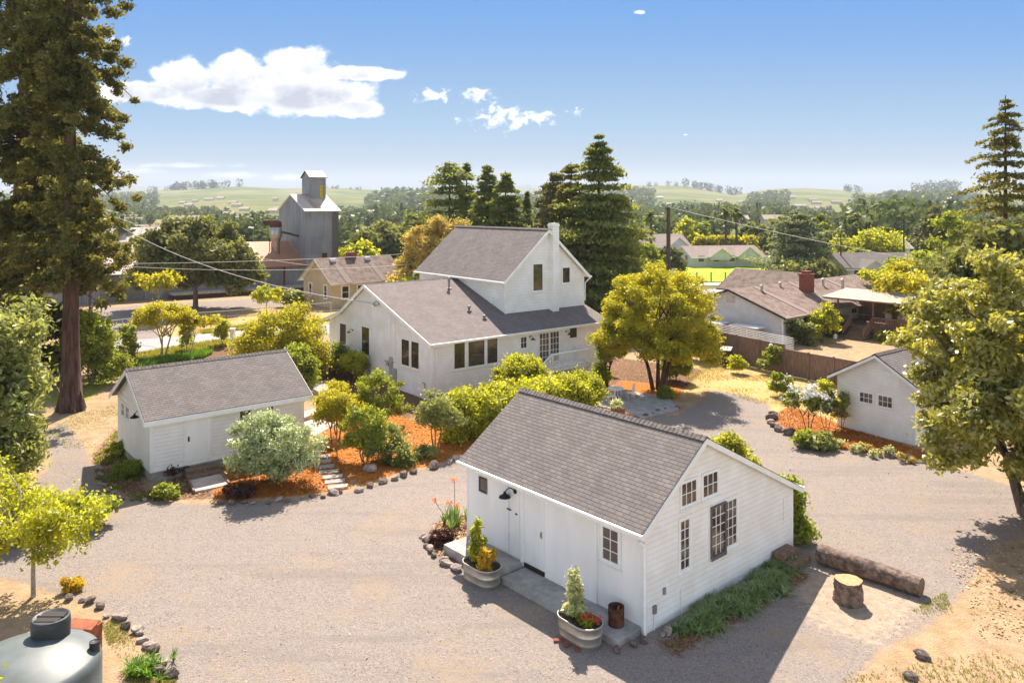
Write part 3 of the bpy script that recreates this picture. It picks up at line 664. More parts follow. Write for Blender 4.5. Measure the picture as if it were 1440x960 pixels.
# concrete path pads and steps by the shed
def pad(name,pts,z0,z1,m): return tag(MB().prism([(*p,z0) for p in pts],(0,0,z1-z0)).build(name,m),kind='structure')
def gp(*pts): return [g(*p) for p in pts]
pad('garden_path',gp((432,621),(474,598),(474,578),(428,596)),-.05,.09,M['conc_pink'])
pad('garden_path',gp((428,592),(470,576),(468,570),(428,584)),-.05,.2,M['conc_pink'])
pad('garden_path',gp((418,532),(428,526),(490,557),(478,565),(455,560)),-.05,.1,M['conc_pink'])
pad('paved_patio',gp((838,560),(880,551),(940,560),(955,577),(905,590),(870,580),(840,572)),-.05,.1,M['conc'])
for i in range(9):       # paver path down to the drive
    t=i/8; cx=441+(478-441)*t; cy=631+(687-631)*t; wv_=16; hh=3.1+t*1.2; j=random.Random(i).uniform(-2,2)
    o=MB().prism([(*p,-.02) for p in gp((cx-wv_+j,cy+hh*.9),(cx+wv_*.7+j,cy+hh*.2),(cx+wv_*.6+j+3,cy-hh),(cx-wv_+j,cy-hh*.2))],(0,0,.135)).build('paving_stone',M['conc'])
    tag(o,'%s grey paving stone from the shed end of the path between the mulch beds'%ORD[i],'paving stone','paving stones between the mulch beds')
# ============================================================= BUILDINGS
def P3(pl,c,u,z,d):
    """plane helper: 'b': wall x=c facing -x ; 'a': wall y=c facing -y"""
    return (c-d,u,z) if pl=='b' else (u,c-d,z)
def pbox(mb,pl,c,u0,u1,z0,z1,d0,d1,mi=0):
    a=P3(pl,c,u0,z0,d0); b=P3(pl,c,u1,z1,d1); mb.box(*a,*b,mi)
def window(par,pl,c,u0,u1,z0,z1,cols=1,rows=2,frame='paint',sash=None,glass='glass',casing=.09,bar=.022,name='window',split=False,sill=True,label=None):
    u0,u1=min(u0,u1),max(u0,u1); z0,z1=min(z0,z1),max(z0,z1)
    mb=MB(); cs=casing
    pbox(mb,pl,c,u0-cs,u0,z0-cs,z1+cs,0,.035); pbox(mb,pl,c,u1,u1+cs,z0-cs,z1+cs,0,.035)
    pbox(mb,pl,c,u0,u1,z1,z1+cs,0,.033); pbox(mb,pl,c,u0,u1,z0-cs,z0,0,.033)
    if sill: pbox(mb,pl,c,u0-cs-.02,u1+cs+.02,z0-cs-.03,z0-cs,0,.07)
    w_=mb.build(name,M[frame],par)
    if label: w_['label']=label
    gl=MB(); pbox(gl,pl,c,u0,u1,z0,z1,0,.008); gl.build('pane',M[glass],w_)
    sm=MB(); fr=.035
    pbox(sm,pl,c,u0,u0+fr,z0,z1,.008,.026); pbox(sm,pl,c,u1-fr,u1,z0,z1,.008,.026); pbox(sm,pl,c,u0+fr,u1-fr,z0,z0+fr,.008,.026); pbox(sm,pl,c,u0+fr,u1-fr,z1-fr,z1,.008,.026)
    for i in range(1,cols): x=u0+(u1-u0)*i/cols; pbox(sm,pl,c,x-bar/2,x+bar/2,z0+fr,z1-fr,.008,.022)
    for j in range(1,rows): z=z0+(z1-z0)*j/rows; pbox(sm,pl,c,u0+fr,u1-fr,z-bar/2,z+bar/2,.008,.0225)
    sm.build('sash',M[sash or frame],w_)
    return w_
def door(par,pl,c,u0,u1,z0,z1,m='panel',panels=2,handle_u=None,handle='black'):
    mb=MB(); pbox(mb,pl,c,u0,u1,z0,z1,0,.02)
    fr=.1; pbox(mb,pl,c,u0,u0+fr,z0,z1,.02,.03); pbox(mb,pl,c,u1-fr,u1,z0,z1,.02,.03)
    for j in range(panels+1):
        z=z0+(z1-z0-fr)*j/panels; pbox(mb,pl,c,u0+fr,u1-fr,z,z+fr,.02,.029)
    d=mb.build('door',M[m],par); cs=.08; k=MB()
    pbox(k,pl,c,u0-cs,u0,z0,z1+cs,0,.035); pbox(k,pl,c,u1,u1+cs,z0,z1+cs,0,.035); pbox(k,pl,c,u0,u1,z1,z1+cs,0,.034); k.build('frame',M['paint'],d)
    if handle_u is not None:
        h=MB(); zc=z0+(z1-z0)*.5; pbox(h,pl,c,handle_u-.035,handle_u+.035,zc-.1,zc+.1,.03,.045); pbox(h,pl,c,handle_u-.015,handle_u+.015,zc-.03,zc+.03,.045,.09); h.build('handle',M[handle],d)
    return d
def barn_lamp(par,pl,c,u,z,s=1,side=0,m='black'):
    """wall plate, gooseneck and dish shade"""
    mb=MB(); pts=[]
    mb.tube([P3(pl,c,u,z,0),P3(pl,c,u,z,.04*s)],.065*s,10)
    for k in range(7):
        a=k/6*PI; pts.append(P3(pl,c,u+side*s*(.0+.3*k/6),z+.11*s*math.sin(a)*1.1-.05*s*k/6,.04*s+.34*s*(k/6)*(1 if not side else .5)))
    mb.tube(pts,.016*s,6); e=pts[-1]; o=mb.build('wall_lamp',M[m],par,False)
    sh=MB(); sh.lathe([(.03*s,e[2]+.03*s),(.05*s,e[2]-.03*s),(.15*s,e[2]-.09*s),(.17*s,e[2]-.13*s),(.16*s,e[2]-.13*s),(.02*s,e[2]-.06*s)],16,(e[0],e[1])); sh.build('lamp_shade',M[m],o,True)
    return o
def gable_body(par,prof,L0,L1,axis,m,name='wall'):
    """solid with a gable profile. axis 'y': profile in x-z extruded along y"""
    mb=MB()
    if axis=='y': mb.prism([(u,L0,z) for u,z in prof],(0,L1-L0,0))
    else: mb.prism([(L0,u,z) for u,z in prof],(L1-L0,0,0))
    return mb.build(name,M[m],par)
def rake(mb,p0,p1,th,dp,n):
    """fascia board hanging below the roof edge from p0 to p1; n = outward vector * thickness"""
    p0,p1=Vector(p0),Vector(p1); d=Vector((0,0,-dp)); mb.prism([p0,p1,p1+d,p0+d],n)
def capline(par,a,b,wd=.16,m='cap',name='ridge_cap'):
    """row of ridge shingles"""
    a,b=Vector(a),Vector(b); L_=(b-a).length; n=max(2,int(L_/.16)); d=(b-a)/n; s=Vector((-d.y,d.x,0)).normalized()*wd
    mb=MB()
    for i in range(n):
        p=a+d*i; q=p+d*1.18; h=.028 if i%2 else .022
        mb.face([p+s+Vector((0,0,-.085)),q+s+Vector((0,0,-.1)),q+Vector((0,0,.005)),p+Vector((0,0,h))]); mb.face([p+Vector((0,0,h)),q+Vector((0,0,.005)),q-s+Vector((0,0,-.1)),p-s+Vector((0,0,-.085))])
        mb.face([p+s+Vector((0,0,-.085)),p+Vector((0,0,h)),p+Vector((0,0,-.02)),p+s+Vector((0,0,-.13))]); mb.face([p-s+Vector((0,0,-.085)),p+Vector((0,0,h)),p+Vector((0,0,-.02)),p-s+Vector((0,0,-.13))])
    return mb.build(name,M[m],par)
# ---------------- cottage in front
ct=thing('cottage','white gabled cottage nearest the viewer with grey shingle roof and many-paned windows','cottage',(3.54,20.93),R(41.12))
gable_body(ct,[(0,-.1),(7.67,-.1),(7.67,2.17),(2.61,4.68),(0,2.86)],0,7.69,'y','siding')
rf=MB(); pk=4.82
rf.slab((-.26,7.85,2.82),(-.26,-.15,2.82),(2.61,-.15,pk),(2.61,7.85,pk),.1); rf.slab((8.07,-.15,2.09),(8.07,7.85,2.09),(2.61,7.85,pk),(2.61,-.15,pk),.1)
rfo=rf.build('roof',[M['roof'],M['black']],ct); capline(rfo,(2.61,-.17,pk+.02),(2.61,7.87,pk+.02))
tr=MB()
for y,n in ((-.15,(0,-.03,0)),(7.85,(0,.03,0))):
    rake(tr,(-.26,y,2.79),(2.61,y,pk-.03),.03,.17,n); rake(tr,(2.61,y,pk-.03),(8.07,y,2.06),.03,.17,n)
tr.build('fascia',M['paint'],ct)
gt=MB(); gt.prism([(-.27,-.19,2.80),(-.37,-.19,2.80),(-.35,-.19,2.69),(-.27,-.19,2.69)],(0,8.08,0)); gt.prism([(8.08,-.19,2.0),(8.16,-.19,2.0),(8.16,-.19,2.1),(8.08,-.19,2.1)],(0,8.08,0)); gt.build('gutter',M['paint'],ct)
gt=MB(); gt.tube([(-.3,-.1,2.7),(-.28,-.06,2.6),(-.1,-.07,2.45),(-.07,-.07,2.3),(-.07,-.07,.12),(-.1,-.1,0)],.045,8); gt.tube([(-.07,-.07,.75),(-.07,-.07,.8)],.055,8); gt.build('downspout',M['paint'],ct,True)
cb_=MB(); cb_.box(-.02,-.02,0,.1,0,2.8); cb_.box(-.02,0,0,0,.1,2.8); cb_.box(7.57,-.02,0,7.69,0,2.1); cb_.box(-.02,7.59,0,0,7.71,2.8); cb_.build('corner_trim',M['paint'],ct)
# long side: smooth boards, sliding panels, doors
bp=MB()
def cb2(u0,u1,z0,z1,d): pbox(bp,'b',0,u0,u1,z0,z1,0,d)
cb2(.1,1.62,.2,1.40,.012); cb2(.1,.76,1.4,2.66,.012); cb2(1.68,3.8,.2,2.62,.05); cb2(4.78,4.9,.2,2.7,.075); cb2(5.0,5.46,.42,2.66,.02); cb2(5.52,6.55,.42,2.66,.045); cb2(6.58,7.6,.42,1.90,.014); cb2(7.1,7.6,1.9,2.66,.014)
cb2(1.62,1.68,.2,2.62,.004); cb2(.1,7.6,2.66,2.8,.03)
bp.build('wall_boards',M['panel'],ct)
tk=MB(); pbox(tk,'b',0,3.86,4.74,.2,.34,0,.06); tk.build('threshold',M['dark'],ct)
door(ct,'b',0,3.88,4.72,.34,2.5,panels=2,handle_u=3.98,handle='galv')
hl=MB(); pbox(hl,'b',0,5.38,5.58,1.76,1.8,.045,.06); pbox(hl,'b',0,5.1,5.18,1.7,1.74,.02,.05); hl.build('latch',M['black'],ct)
window(ct,'b',0,6.62,7.04,1.94,2.43,1,1,'paint','dark','glass_g',casing=.0,sill=False)
window(ct,'b',0,.88,1.5,1.55,2.5,2,3,'paint','paint','glass_g',casing=.08)
barn_lamp(ct,'b',0,5.2,2.42,1.15,side=.75)
# gable windows
for (u0,u1) in ((1.6,2.34),(2.62,3.39)): window(ct,'a',0,u0,u1,3.0,3.68,3,2,'paint','paint','glass_g',casing=.05)
window(ct,'a',0,1.55,2.0,1.23,2.64,2,5,'paint','paint','glass_g',casing=.08)
window(ct,'a',0,3.0,4.38,1.24,2.64,6,5,'paint','paint','glass_g',casing=.08)
so=MB(); y=-.06
for a,b,c_,d in ((2.97,3.0,1.1,2.68),(3.66,3.74,1.1,2.68),(3.0,3.66,2.64,2.68),(3.0,3.66,1.1,1.22)): so.box(a,y-.03,c_,b,y+.02,d)
slide=so.build('sliding_sash',simple('bare_grey_wood',(.16,.13,.12),.8,.15,5),ct)
so=MB(); so.box(3.0,-.058,1.24,3.66,-.05,2.64); so.build('pane',M['glass_g'],slide)
so=MB()
for i in range(1,3): x=3.0+.66*i/3; so.box(x-.011,-.07,1.24,x+.011,-.058,2.64)
for j in range(1,5): z=1.24+1.4*j/5; so.box(3.0,-.071,z-.011,3.66,-.058,z+.011)
so.build('glazing_bar',M['paint'],slide)
bx_=MB(); bx_.box(.79,-.05,.83,.88,0,1.01); bx_.box(.35,-.06,.45,.47,0,.67); bx_.build('outlet_box',simple('grey_box',(.25,.25,.26),.5),ct)
bx_=MB(); bx_.tube([(.39,-.03,0),(.39,-.03,.45)],.02,6); bx_.tube([(1.58,-.03,0),(1.58,-.03,.75)],.018,6); bx_.tube([(7.1,-.02,1.2),(7.1,-.02,1.9)],.012,5); bx_.build('conduit',M['paint'],ct)
# porch slab and low step (cast concrete)
sl=MB(); sl.prism([(0,.08,-.05),(0,4.72,-.05),(-1.02,4.72,-.05),(-1.02,.08,-.05)],(0,0,.24)); sl.build('porch_slab',M['conc'],ct)
sl=MB(); sl.prism([(0,4.8,-.05),(0,7.5,-.05),(-1.15,7.5,-.05),(-1.15,4.8,-.05)],(0,0,.36)); sl.build('porch_step',M['conc'],ct)
st_=thing('garden_steps','short rotten timber steps against the far end of the cottage gable wall','steps',(3.54,20.93),R(41.12))
q=MB(); q.box(6.3,-.8,0,7.4,-.03,.2); q.build('lower_step',M['cutold'],st_); q=MB(); q.box(6.35,-.42,.2,7.25,-.03,.4); q.build('upper_step',M['cutold'],st_)
CT=lambda b,a,z=0: (3.54+b*math.cos(R(41.12))-a*math.sin(R(41.12)),20.93+b*math.sin(R(41.12))+a*math.cos(R(41.12)),z)

# ---------------- left shed
sh=thing('garden_shed','long low white shed with grey shingle roof left of the drive','shed',(-14.99,32.39),R(39.48))
gable_body(sh,[(0,.41),(5.47,.41),(5.47,2.75),(2.73,4.2),(0,2.75)],0,6.74,'x','siding')
fd=MB(); fd.box(.03,.03,-.2,6.71,5.4,.41); fd.build('foundation',M['conc'],sh)
rf=MB(); rf.slab((-.3,-.3,2.66),(7.05,-.3,2.66),(7.05,2.73,4.32),(-.3,2.73,4.32),.1); rf.slab((7.05,5.77,2.66),(-.3,5.77,2.66),(-.3,2.73,4.32),(7.05,2.73,4.32),.1)
rfo=rf.build('roof',[M['roof'],M['black']],sh); capline(rfo,(-.32,2.73,4.34),(7.07,2.73,4.34))
tr=MB()
for x,n in ((-.3,(-.03,0,0)),(7.05,(.03,0,0))): rake(tr,(x,-.3,2.63),(x,2.73,4.29),.03,.2,n); rake(tr,(x,2.73,4.29),(x,5.77,2.63),.03,.2,n)
tr.box(-.3,-.33,2.42,7.05,-.3,2.63); tr.build('fascia',M['paint'],sh)
sf=MB(); sf.box(-.28,-.3,2.52,7.03,0,2.55); sf.build('soffit',M['paint'],sh)
cb_=MB(); cb_.box(-.02,-.02,.41,.12,0,2.6); cb_.box(-.02,0,.41,0,.12,2.6); cb_.box(6.6,-.02,.3,6.76,0,2.6); cb_.box(6.35,-.015,.5,6.4,0,2.55)
cb_.box(1.33,-.02,.41,1.43,0,2.55); cb_.box(2.44,-.02,.41,2.54,0,2.55); cb_.box(-.02,2.3,2.75,0,5.1,2.8); cb_.box(0.12,-.018,.41,6.6,0,.5); cb_.build('trim',M['paint'],sh)
door(sh,'a',0,1.45,2.42,.58,2.5,panels=1,handle_u=1.53)
window(sh,'a',0,3.7,4.3,1.6,2.45,2,2,'paint','paint','glass',casing=.06); window(sh,'a',0,5.0,5.3,1.6,2.45,1,2,'paint','paint','glass',casing=.06)
window(sh,'b',0,4.2,4.72,1.86,2.46,2,2,'paint','paint','glass',casing=.07,sill=False); window(sh,'b',0,3.36,3.9,1.88,2.46,2,2,'paint','paint','glass',casing=.07,sill=False)
barn_lamp(sh,'b',0,1.25,2.62,1.1,side=.9)
ss=thing('timber_ramp','timber edged step and earth ramp below the shed door','ramp',(-14.99,32.39),R(39.48))
q=MB(); q.box(1.3,-.55,0,2.6,-.05,.34); q.build('upper_step',M['cutold'],ss); q=MB(); q.box(1.25,-.95,0,2.6,-.57,.2); q.build('lower_step',M['cutold'],ss)
q=MB(); q.prism([(1.3,-.97,.02),(2.6,-.97,.02),(2.35,-2.5,.02),(1.05,-2.4,.02)],(0,0,.08)); q.build('ramp_surface',M['conc_pink'],ss)
q=MB(); q.prism([(2.62,-.4,0),(2.7,-.4,0),(2.43,-2.5,0),(2.35,-2.5,0)],(0,0,.17)); q.prism([(1.22,-.9,0),(1.3,-.9,0),(1.05,-2.4,0),(.97,-2.4,0)],(0,0,.15)); q.build('edging_board',M['fence'],ss)

# ---------------- main house
mh=thing('farmhouse','large white two-storey farmhouse with grey roofs in the middle of the yard','house',(-4.74,45.92),R(38.79))
lowp=[(0,-.1),(13.4,-.1),(13.4,3.3),(11.4,3.95),(7.92,6.1),(0,3.28)]
gable_body(mh,lowp,0,14.53,'x','siding')
rf=MB(); e0=3.4; rz_=6.26
rf.slab((-.22,-.28,e0),(14.75,-.28,e0),(14.75,7.92,rz_),(-.22,7.92,rz_),.12)
rf.slab((14.75,11.45,4.12),(-.22,11.45,4.12),(-.22,7.92,rz_),(14.75,7.92,rz_),.12); rf.slab((14.75,13.9,3.38),(-.22,13.9,3.38),(-.22,11.45,4.12),(14.75,11.45,4.12),.12)
rfo=rf.build('roof',[M['roof_main'],M['paint']],mh); capline(rfo,(-.22,7.92,rz_+.02),(7.3,7.92,rz_+.02))
tr=MB()
for x,n in ((-.22,(-.04,0,0)),(14.75,(.04,0,0))):
    rake(tr,(x,-.28,e0-.02),(x,7.92,rz_-.02),.03,.24,n); rake(tr,(x,7.92,rz_-.02),(x,11.45,4.1),.03,.24,n); rake(tr,(x,11.45,4.1),(x,13.9,3.36),.03,.24,n)
tr.build('fascia',M['paint'],mh)
gt=MB(); gt.prism([(-.25,-.29,e0-.01),(-.25,-.41,e0-.01),(-.25,-.39,e0-.13),(-.25,-.29,e0-.13)],(15.0,0,0)); gt.build('gutter',M['paint'],mh)
cb_=MB(); cb_.box(-.03,-.03,0,.12,0,3.2); cb_.box(-.03,0,0,0,.12,3.2); cb_.box(14.4,-.03,0,14.56,0,3.2); cb_.box(-.03,13.28,0,0,13.43,3.2); cb_.build('corner_trim',M['paint'],mh)
gt=MB(); gt.tube([(.3,-.06,3.1),(.3,-.06,.1)],.045,8); gt.tube([(14.6,-.1,3.2),(14.6,-.06,2.9),(14.6,-.06,.1)],.045,8); gt.build('downspout',M['paint'],mh)
for u0,u1 in ((1.62,2.38),(2.66,3.87),(4.1,4.88)): window(mh,'a',0,u0,u1,1.69,3.22,1,2,'paint','dark',casing=.1,bar=.04)
window(mh,'a',0,11.08,11.72,2.53,3.18,3,3,'paint','dark','glass',casing=.08,bar=.03)
window(mh,'a',0,6.78,7.3,2.3,3.05,2,2,'paint','paint','glass_g',casing=.04)
fd_=window(mh,'a',0,8.36,9.22,1.12,3.12,3,5,'paint','paint','glass_g',casing=.06,bar=.03,name='french_door',sill=False); window(mh,'a',0,9.3,10.12,1.12,3.12,3,5,'paint','paint','glass_g',casing=.06,bar=.03,name='french_door',sill=False)
for u in (7.55,10.75): barn_lamp(mh,'a',0,u,3.0,.9,m='rust')
for u0,u1,z0,z1 in ((10.83,11.73,.9,3.2),): door(mh,'b',0,u0,u1,z0,z1,m='dark',panels=2,handle_u=u1-.1)
window(mh,'b',0,7.5,8.5,1.55,3.37,1,2,'paint','dark',casing=.1,bar=.04); window(mh,'b',0,2.46,3.33,1.66,3.22,1,2,'paint','dark',casing=.09,bar=.04); window(mh,'b',0,1.35,2.18,1.67,3.23,1,2,'paint','dark',casing=.09,bar=.04)
barn_lamp(mh,'b',0,9.85,2.95,.8,m='rust')
bx_=MB(); pbox(bx_,'b',0,4.45,4.75,.6,1.9,0,.12); pbox(bx_,'b',0,3.95,4.3,.3,1.25,0,.18); pbox(bx_,'b',0,4.3,5.2,1.55,1.62,0,.2); pbox(bx_,'b',0,4.8,5.1,1.3,1.55,0,.14); bx_.build('electric_meter',simple('meter_grey',(.45,.43,.41),.5),mh)
bx_=MB(); bx_.tube([P3('b',0,4.68,1.7,.05),P3('b',0,4.68,4.9,.05)],.025,6); bx_.tube([P3('b',0,4.08,1.6,.05),P3('b',0,4.08,4.6,.05)],.02,6); bx_.build('conduit',M['paint'],mh)
q=MB()
for k in range(14): pass
q.tube([P3('b',0,6.3+.35*math.cos(a),5.05+.22*math.sin(a),.12) for a in np.linspace(-.6,3.0,9)],.02,5); q.tube([P3('b',0,5.9,5.25,.1),P3('b',0,6.4,4.95,.12),P3('b',0,6.9,5.05,.1)],.02,5); q.build('service_bracket',M['black'],mh)
hh_=MB(); pbox(hh_,'b',0,1.0,2.0,.05,.85,0,.03); hh_.build('crawl_hatch',M['paint'],mh); hh_=MB(); hh_.tube([P3('b',0,.6,.1,.06),P3('b',0,.6,.95,.06),P3('b',0,.85,.95,.06)],.02,6); hh_.build('tap_pipe',M['black'],mh)
# upper storey
up=[(7.27,3.2),(14.53,3.2),(14.53,6.55),(10.92,9.65),(7.27,6.55)]
gable_body(mh,up,2.21,12.9,'y','siding_up','upper_wall')
rf=MB(); rf.slab((6.95,13.1,6.42),(6.95,1.9,6.42),(10.92,1.9,9.86),(10.92,13.1,9.86),.12); rf.slab((14.9,1.9,6.42),(14.9,13.1,6.42),(10.92,13.1,9.86),(10.92,1.9,9.86),.12)
rfo=rf.build('upper_roof',[M['roof'],M['paint']],mh); capline(rfo,(10.92,1.9,9.88),(10.92,13.1,9.88))
tr=MB()
for y,n in ((1.9,(0,-.04,0)),(13.1,(0,.04,0))): rake(tr,(6.95,y,6.4),(10.92,y,9.84),.03,.24,n); rake(tr,(10.92,y,9.84),(14.9,y,6.4),.03,.24,n)
tr.build('upper_fascia',M['paint'],mh)
gt=MB(); gt.prism([(6.94,1.85,6.4),(6.82,1.85,6.4),(6.84,1.85,6.28),(6.94,1.85,6.28)],(0,11.3,0)); gt.prism([(14.91,1.85,6.4),(15.03,1.85,6.4),(15.01,1.85,6.28),(14.91,1.85,6.28)],(0,11.3,0)); gt.tube([(14.97,1.95,6.3),(14.7,2.0,6.05),(14.58,2.1,5.9),(14.6,2.15,4.6)],.045,8); gt.tube([(6.88,1.95,6.3),(7.15,2.1,6.05),(7.2,2.15,5.9),(7.2,2.15,4.7)],.045,8); gt.build('upper_gutter',M['paint'],mh)
cb_=MB(); cb_.box(7.24,2.18,4.2,7.38,2.21,6.6); cb_.box(14.42,2.18,4.2,14.56,2.21,6.6); cb_.build('upper_corner_trim',M['paint'],mh)
window(mh,'a',2.21,9.72,10.55,5.64,7.43,1,2,'paint','dark',casing=.1,bar=.04); window(mh,'a',2.21,12.46,13.12,6.02,7.06,1,1,'paint','dark',casing=.1)
ch=MB(); ch.box(11.16,1.78,4.0,11.74,2.3,10.25); ch.box(11.12,1.74,10.05,11.78,2.34,10.15); ch.build('chimney',M['siding_up'],mh)
ve=MB(); 
for u,v,h_ in ((5.6,6.4,.75),(4.95,3.1,.3),(5.3,1.9,.2)):
    z=e0+(rz_-e0)*(v+.28)/8.2; ve.lathe([(.08,z-.1),(.08,z+h_*.8),(.13,z+h_*.8),(.13,z+h_),(.01,z+h_+.05)],10,(u,v)); ve.lathe([(.2,z),(.09,z+.08)],10,(u,v))
ve.build('roof_vent',M['galv'],mh,True)
# deck and stairs at the french doors
dk=MB(); dk.box(8.2,-1.5,.85,11.6,-.02,1.0); dk.box(8.25,-1.45,-.05,8.35,-1.35,.85); dk.box(11.4,-1.45,-.05,11.5,-1.35,.85)
for i in range(5): dk.box(8.2-.28*(i+1),-1.4,.0,8.2-.28*i,-.25,.85-.17*i-.02)
dko=dk.build('back_deck',M['paint'],mh)
rl=MB()
def rail(pts,ph=.95,every=.16):
    for a,b in zip(pts[:-1],pts[1:]):
        a,b=Vector(a),Vector(b); L_=(b-a).length; n=max(1,int(L_/every))
        for hh2,th in ((ph,.05),(.12,.04)):
            rl.tube([a+Vector((0,0,hh2)),b+Vector((0,0,hh2))],th*1.3,4)
        for i in range(n+1):
            p=a.lerp(b,i/n); rl.box(p.x-.022,p.y-.022,p.z+.1,p.x+.022,p.y+.022,p.z+ph)
    for p in pts: p=Vector(p); rl.box(p.x-.05,p.y-.05,p.z-.85 if p.z>.8 else p.z-.2,p.x+.05,p.y+.05,p.z+ph+.08)
rail([(6.8,-1.45,.12),(8.2,-1.45,1.0),(11.55,-1.45,1.0),(11.55,-.1,1.0)]); rl.build('deck_railing',M['paint'],mh)
# front porch on the left
pc=MB(); pc.box(-1.6,10.5,.75,-.02,12.6,.9); pc.box(-1.5,10.6,0,-1.4,10.7,.75); pc.box(-1.5,12.4,0,-1.4,12.5,.75)
for i in range(4): pc.box(-1.6,12.6+.28*i,0,-.1,12.6+.28*(i+1),.75-.17*i)
pc.build('front_porch',M['paint'],mh); rl=MB(); rail([(-.05,10.55,.9),(-1.55,10.55,.9),(-1.55,12.55,.9),(-1.55,13.8,.3)]); rl.build('porch_railing',M['paint'],mh)
MH=lambda b,a,z=0: (-4.74+b*math.cos(R(38.79))-a*math.sin(R(38.79)),45.92+b*math.sin(R(38.79))+a*math.cos(R(38.79)),z)

# ---------------- garage on the right
gr=thing('garage','small white gabled garage with paired six-paned windows behind the magnolia','garage',(19.31,37.46),R(38.34))
gable_body(gr,[(0,-.3),(3.93,-.3),(3.93,2.75),(1.75,4.03),(0,2.95)],0,7.5,'x','siding')
rf=MB(); rf.slab((-.4,-.3,2.9),(7.7,-.3,2.9),(7.7,1.75,4.16),(-.4,1.75,4.16),.1); rf.slab((7.7,4.25,2.72),(-.4,4.25,2.72),(-.4,1.75,4.16),(7.7,1.75,4.16),.1)
rfo=rf.build('roof',[M['roof'],M['black']],gr); capline(rfo,(-.4,1.75,4.18),(7.7,1.75,4.18))
tr=MB(); rake(tr,(-.4,-.3,2.84),(-.4,1.75,4.1),.03,.14,(-.03,0,0)); rake(tr,(-.4,1.75,4.1),(-.4,4.25,2.66),.03,.14,(-.03,0,0)); tr.box(-.4,-.33,2.6,7.7,-.3,2.84); tr.build('fascia',M['paint'],gr)
window(gr,'b',0,2.03,2.74,1.56,2.09,3,2,'paint','paint','glass_g',casing=.06,sill=False); window(gr,'b',0,1.06,1.79,1.54,2.11,3,2,'paint','paint','glass_g',casing=.06,sill=False)
q=MB(); q.box(-.02,.7,2.6,0,1.5,3.3); q.build('vent_panel',M['paint'],gr); q=MB(); q.box(-.02,-.02,-.2,.1,0,2.7); q.box(-.02,0,-.2,0,.1,2.7); q.build('corner_trim',M['paint'],gr)

# ---------------- cream cottage across the road
yc=thing('cream_house','small cream coloured house with mossy striped roof beside the grain silo','house',(-19.9,87),R(42))
gable_body(yc,[(0,-.1),(7,-.1),(7,2.9),(3.5,5.15),(0,2.9)],0,9.2,'x','siding_cream')
rf=MB(); rf.slab((-.5,-.5,2.75),(9.8,-.5,2.75),(9.8,3.5,5.35),(-.5,3.5,5.35),.12); rf.slab((9.8,7.5,2.75),(-.5,7.5,2.75),(-.5,3.5,5.35),(9.8,3.5,5.35),.12); yro=rf.build('roof',[M['roof_old'],M['paint']],yc)
q=MB()
for u in (1.7,6.3):
    for k in range(2): 
        q.prism([(u-.25+.0,-.5,2.77),(u+.55,-.5,2.77),(u+.3,3.1,5.11),(u-.3,3.1,5.11)],(0,0,.02))
        break
q.build('bare_shingle_streak',M['roof_old2'],yro); q=MB()
for u in (1.7,6.3): q.box(u-.35,2.9,5.0,u+.35,3.3,5.35)
q.build('roof_vent',M['paint'],yro)
q=MB(); q.box(3.8,3.3,5,4.9,3.9,5.95); q.build('chimney',M['brick'],yro)
tr=MB(); rake(tr,(-.5,-.5,2.73),(-.5,3.5,5.33),.03,.18,(-.04,0,0)); rake(tr,(-.5,3.5,5.33),(-.5,7.5,2.73),.03,.18,(-.04,0,0)); tr.box(-.5,-.54,2.55,9.8,-.5,2.73); tr.build('fascia',M['siding_cream'],yc)
for u in (5.3,1.75): window(yc,'b',0,u-.3,u+.3,1.05,2.45,1,2,'paint','paint','glass',casing=.12,bar=.05)
window(yc,'a',0,1.1,1.95,1.05,2.4,1,2,'paint','paint','glass',casing=.12,bar=.05); window(yc,'a',0,3.1,3.9,1.05,2.4,1,2,'paint','paint','glass',casing=.12,bar=.05); window(yc,'a',0,5.4,6.2,1.05,2.4,1,2,'paint','paint','glass',casing=.12,bar=.05)

# ---------------- barn and grain silo
bn=thing('barn','long low grey metal barn with rusty pink roof sheets behind the big oak','barn',(-47.2,92.9),R(36))
gable_body(bn,[(0,-.2),(12,-.2),(12,3.4),(6,6.3),(0,3.4)],-9,26,'x','corr')
rf=MB(); rf.slab((-9.4,-.4,3.35),(14,-.4,3.35),(14,6,6.45),(-9.4,6,6.45),.1); rf.slab((26.3,12.4,3.35),(-9.4,12.4,3.35),(-9.4,6,6.45),(26.3,6,6.45),.1); rf.build('roof',[M['mroof'],M['paint']],bn)
rf=MB(); rf.slab((14,-.4,3.35),(26.3,-.4,3.35),(26.3,6,6.45),(14,6,6.45),.1); rf.build('rusty_roof',[M['mroof2'],M['rustsheet']],bn)
q=MB(); q.box(-1.6,-.06,0,3.2,0,3.0); q.box(17.5,-.08,.9,20.4,0,3.1); q.build('sliding_door',simple('grey_sheet_door',(.2,.19,.18),.6),bn)
q=MB(); q.box(20.45,-.12,.5,20.6,0,3.2); q.box(-6,-.1,3.05,3.5,0,3.15); q.build('door_rail',M['rust'],bn)
q=MB(); q.box(6,-2.2,.55,26,-.02,.8); q.box(6,-2.0,0,26,-.1,.55,1); q.build('loading_dock',[M['conc'],M['soil']],bn)
SB=(-28.2,106.7)
si=thing('grain_silo','tall corrugated metal grain tower with a small gabled cupola','grain tower',SB,R(36))
gable_body(si,[(0,-.2),(10.5,-.2),(10.5,10.8),(5.25,13.0),(0,10.8)],0,4.75,'x','corr')
q=MB(); q.box(3.85,-.06,0,4.78,0,10.8); q.build('side_strip',simple('brown_sheet',(.13,.11,.1),.7),si)  # darker brown strip down the right edge of the front wall
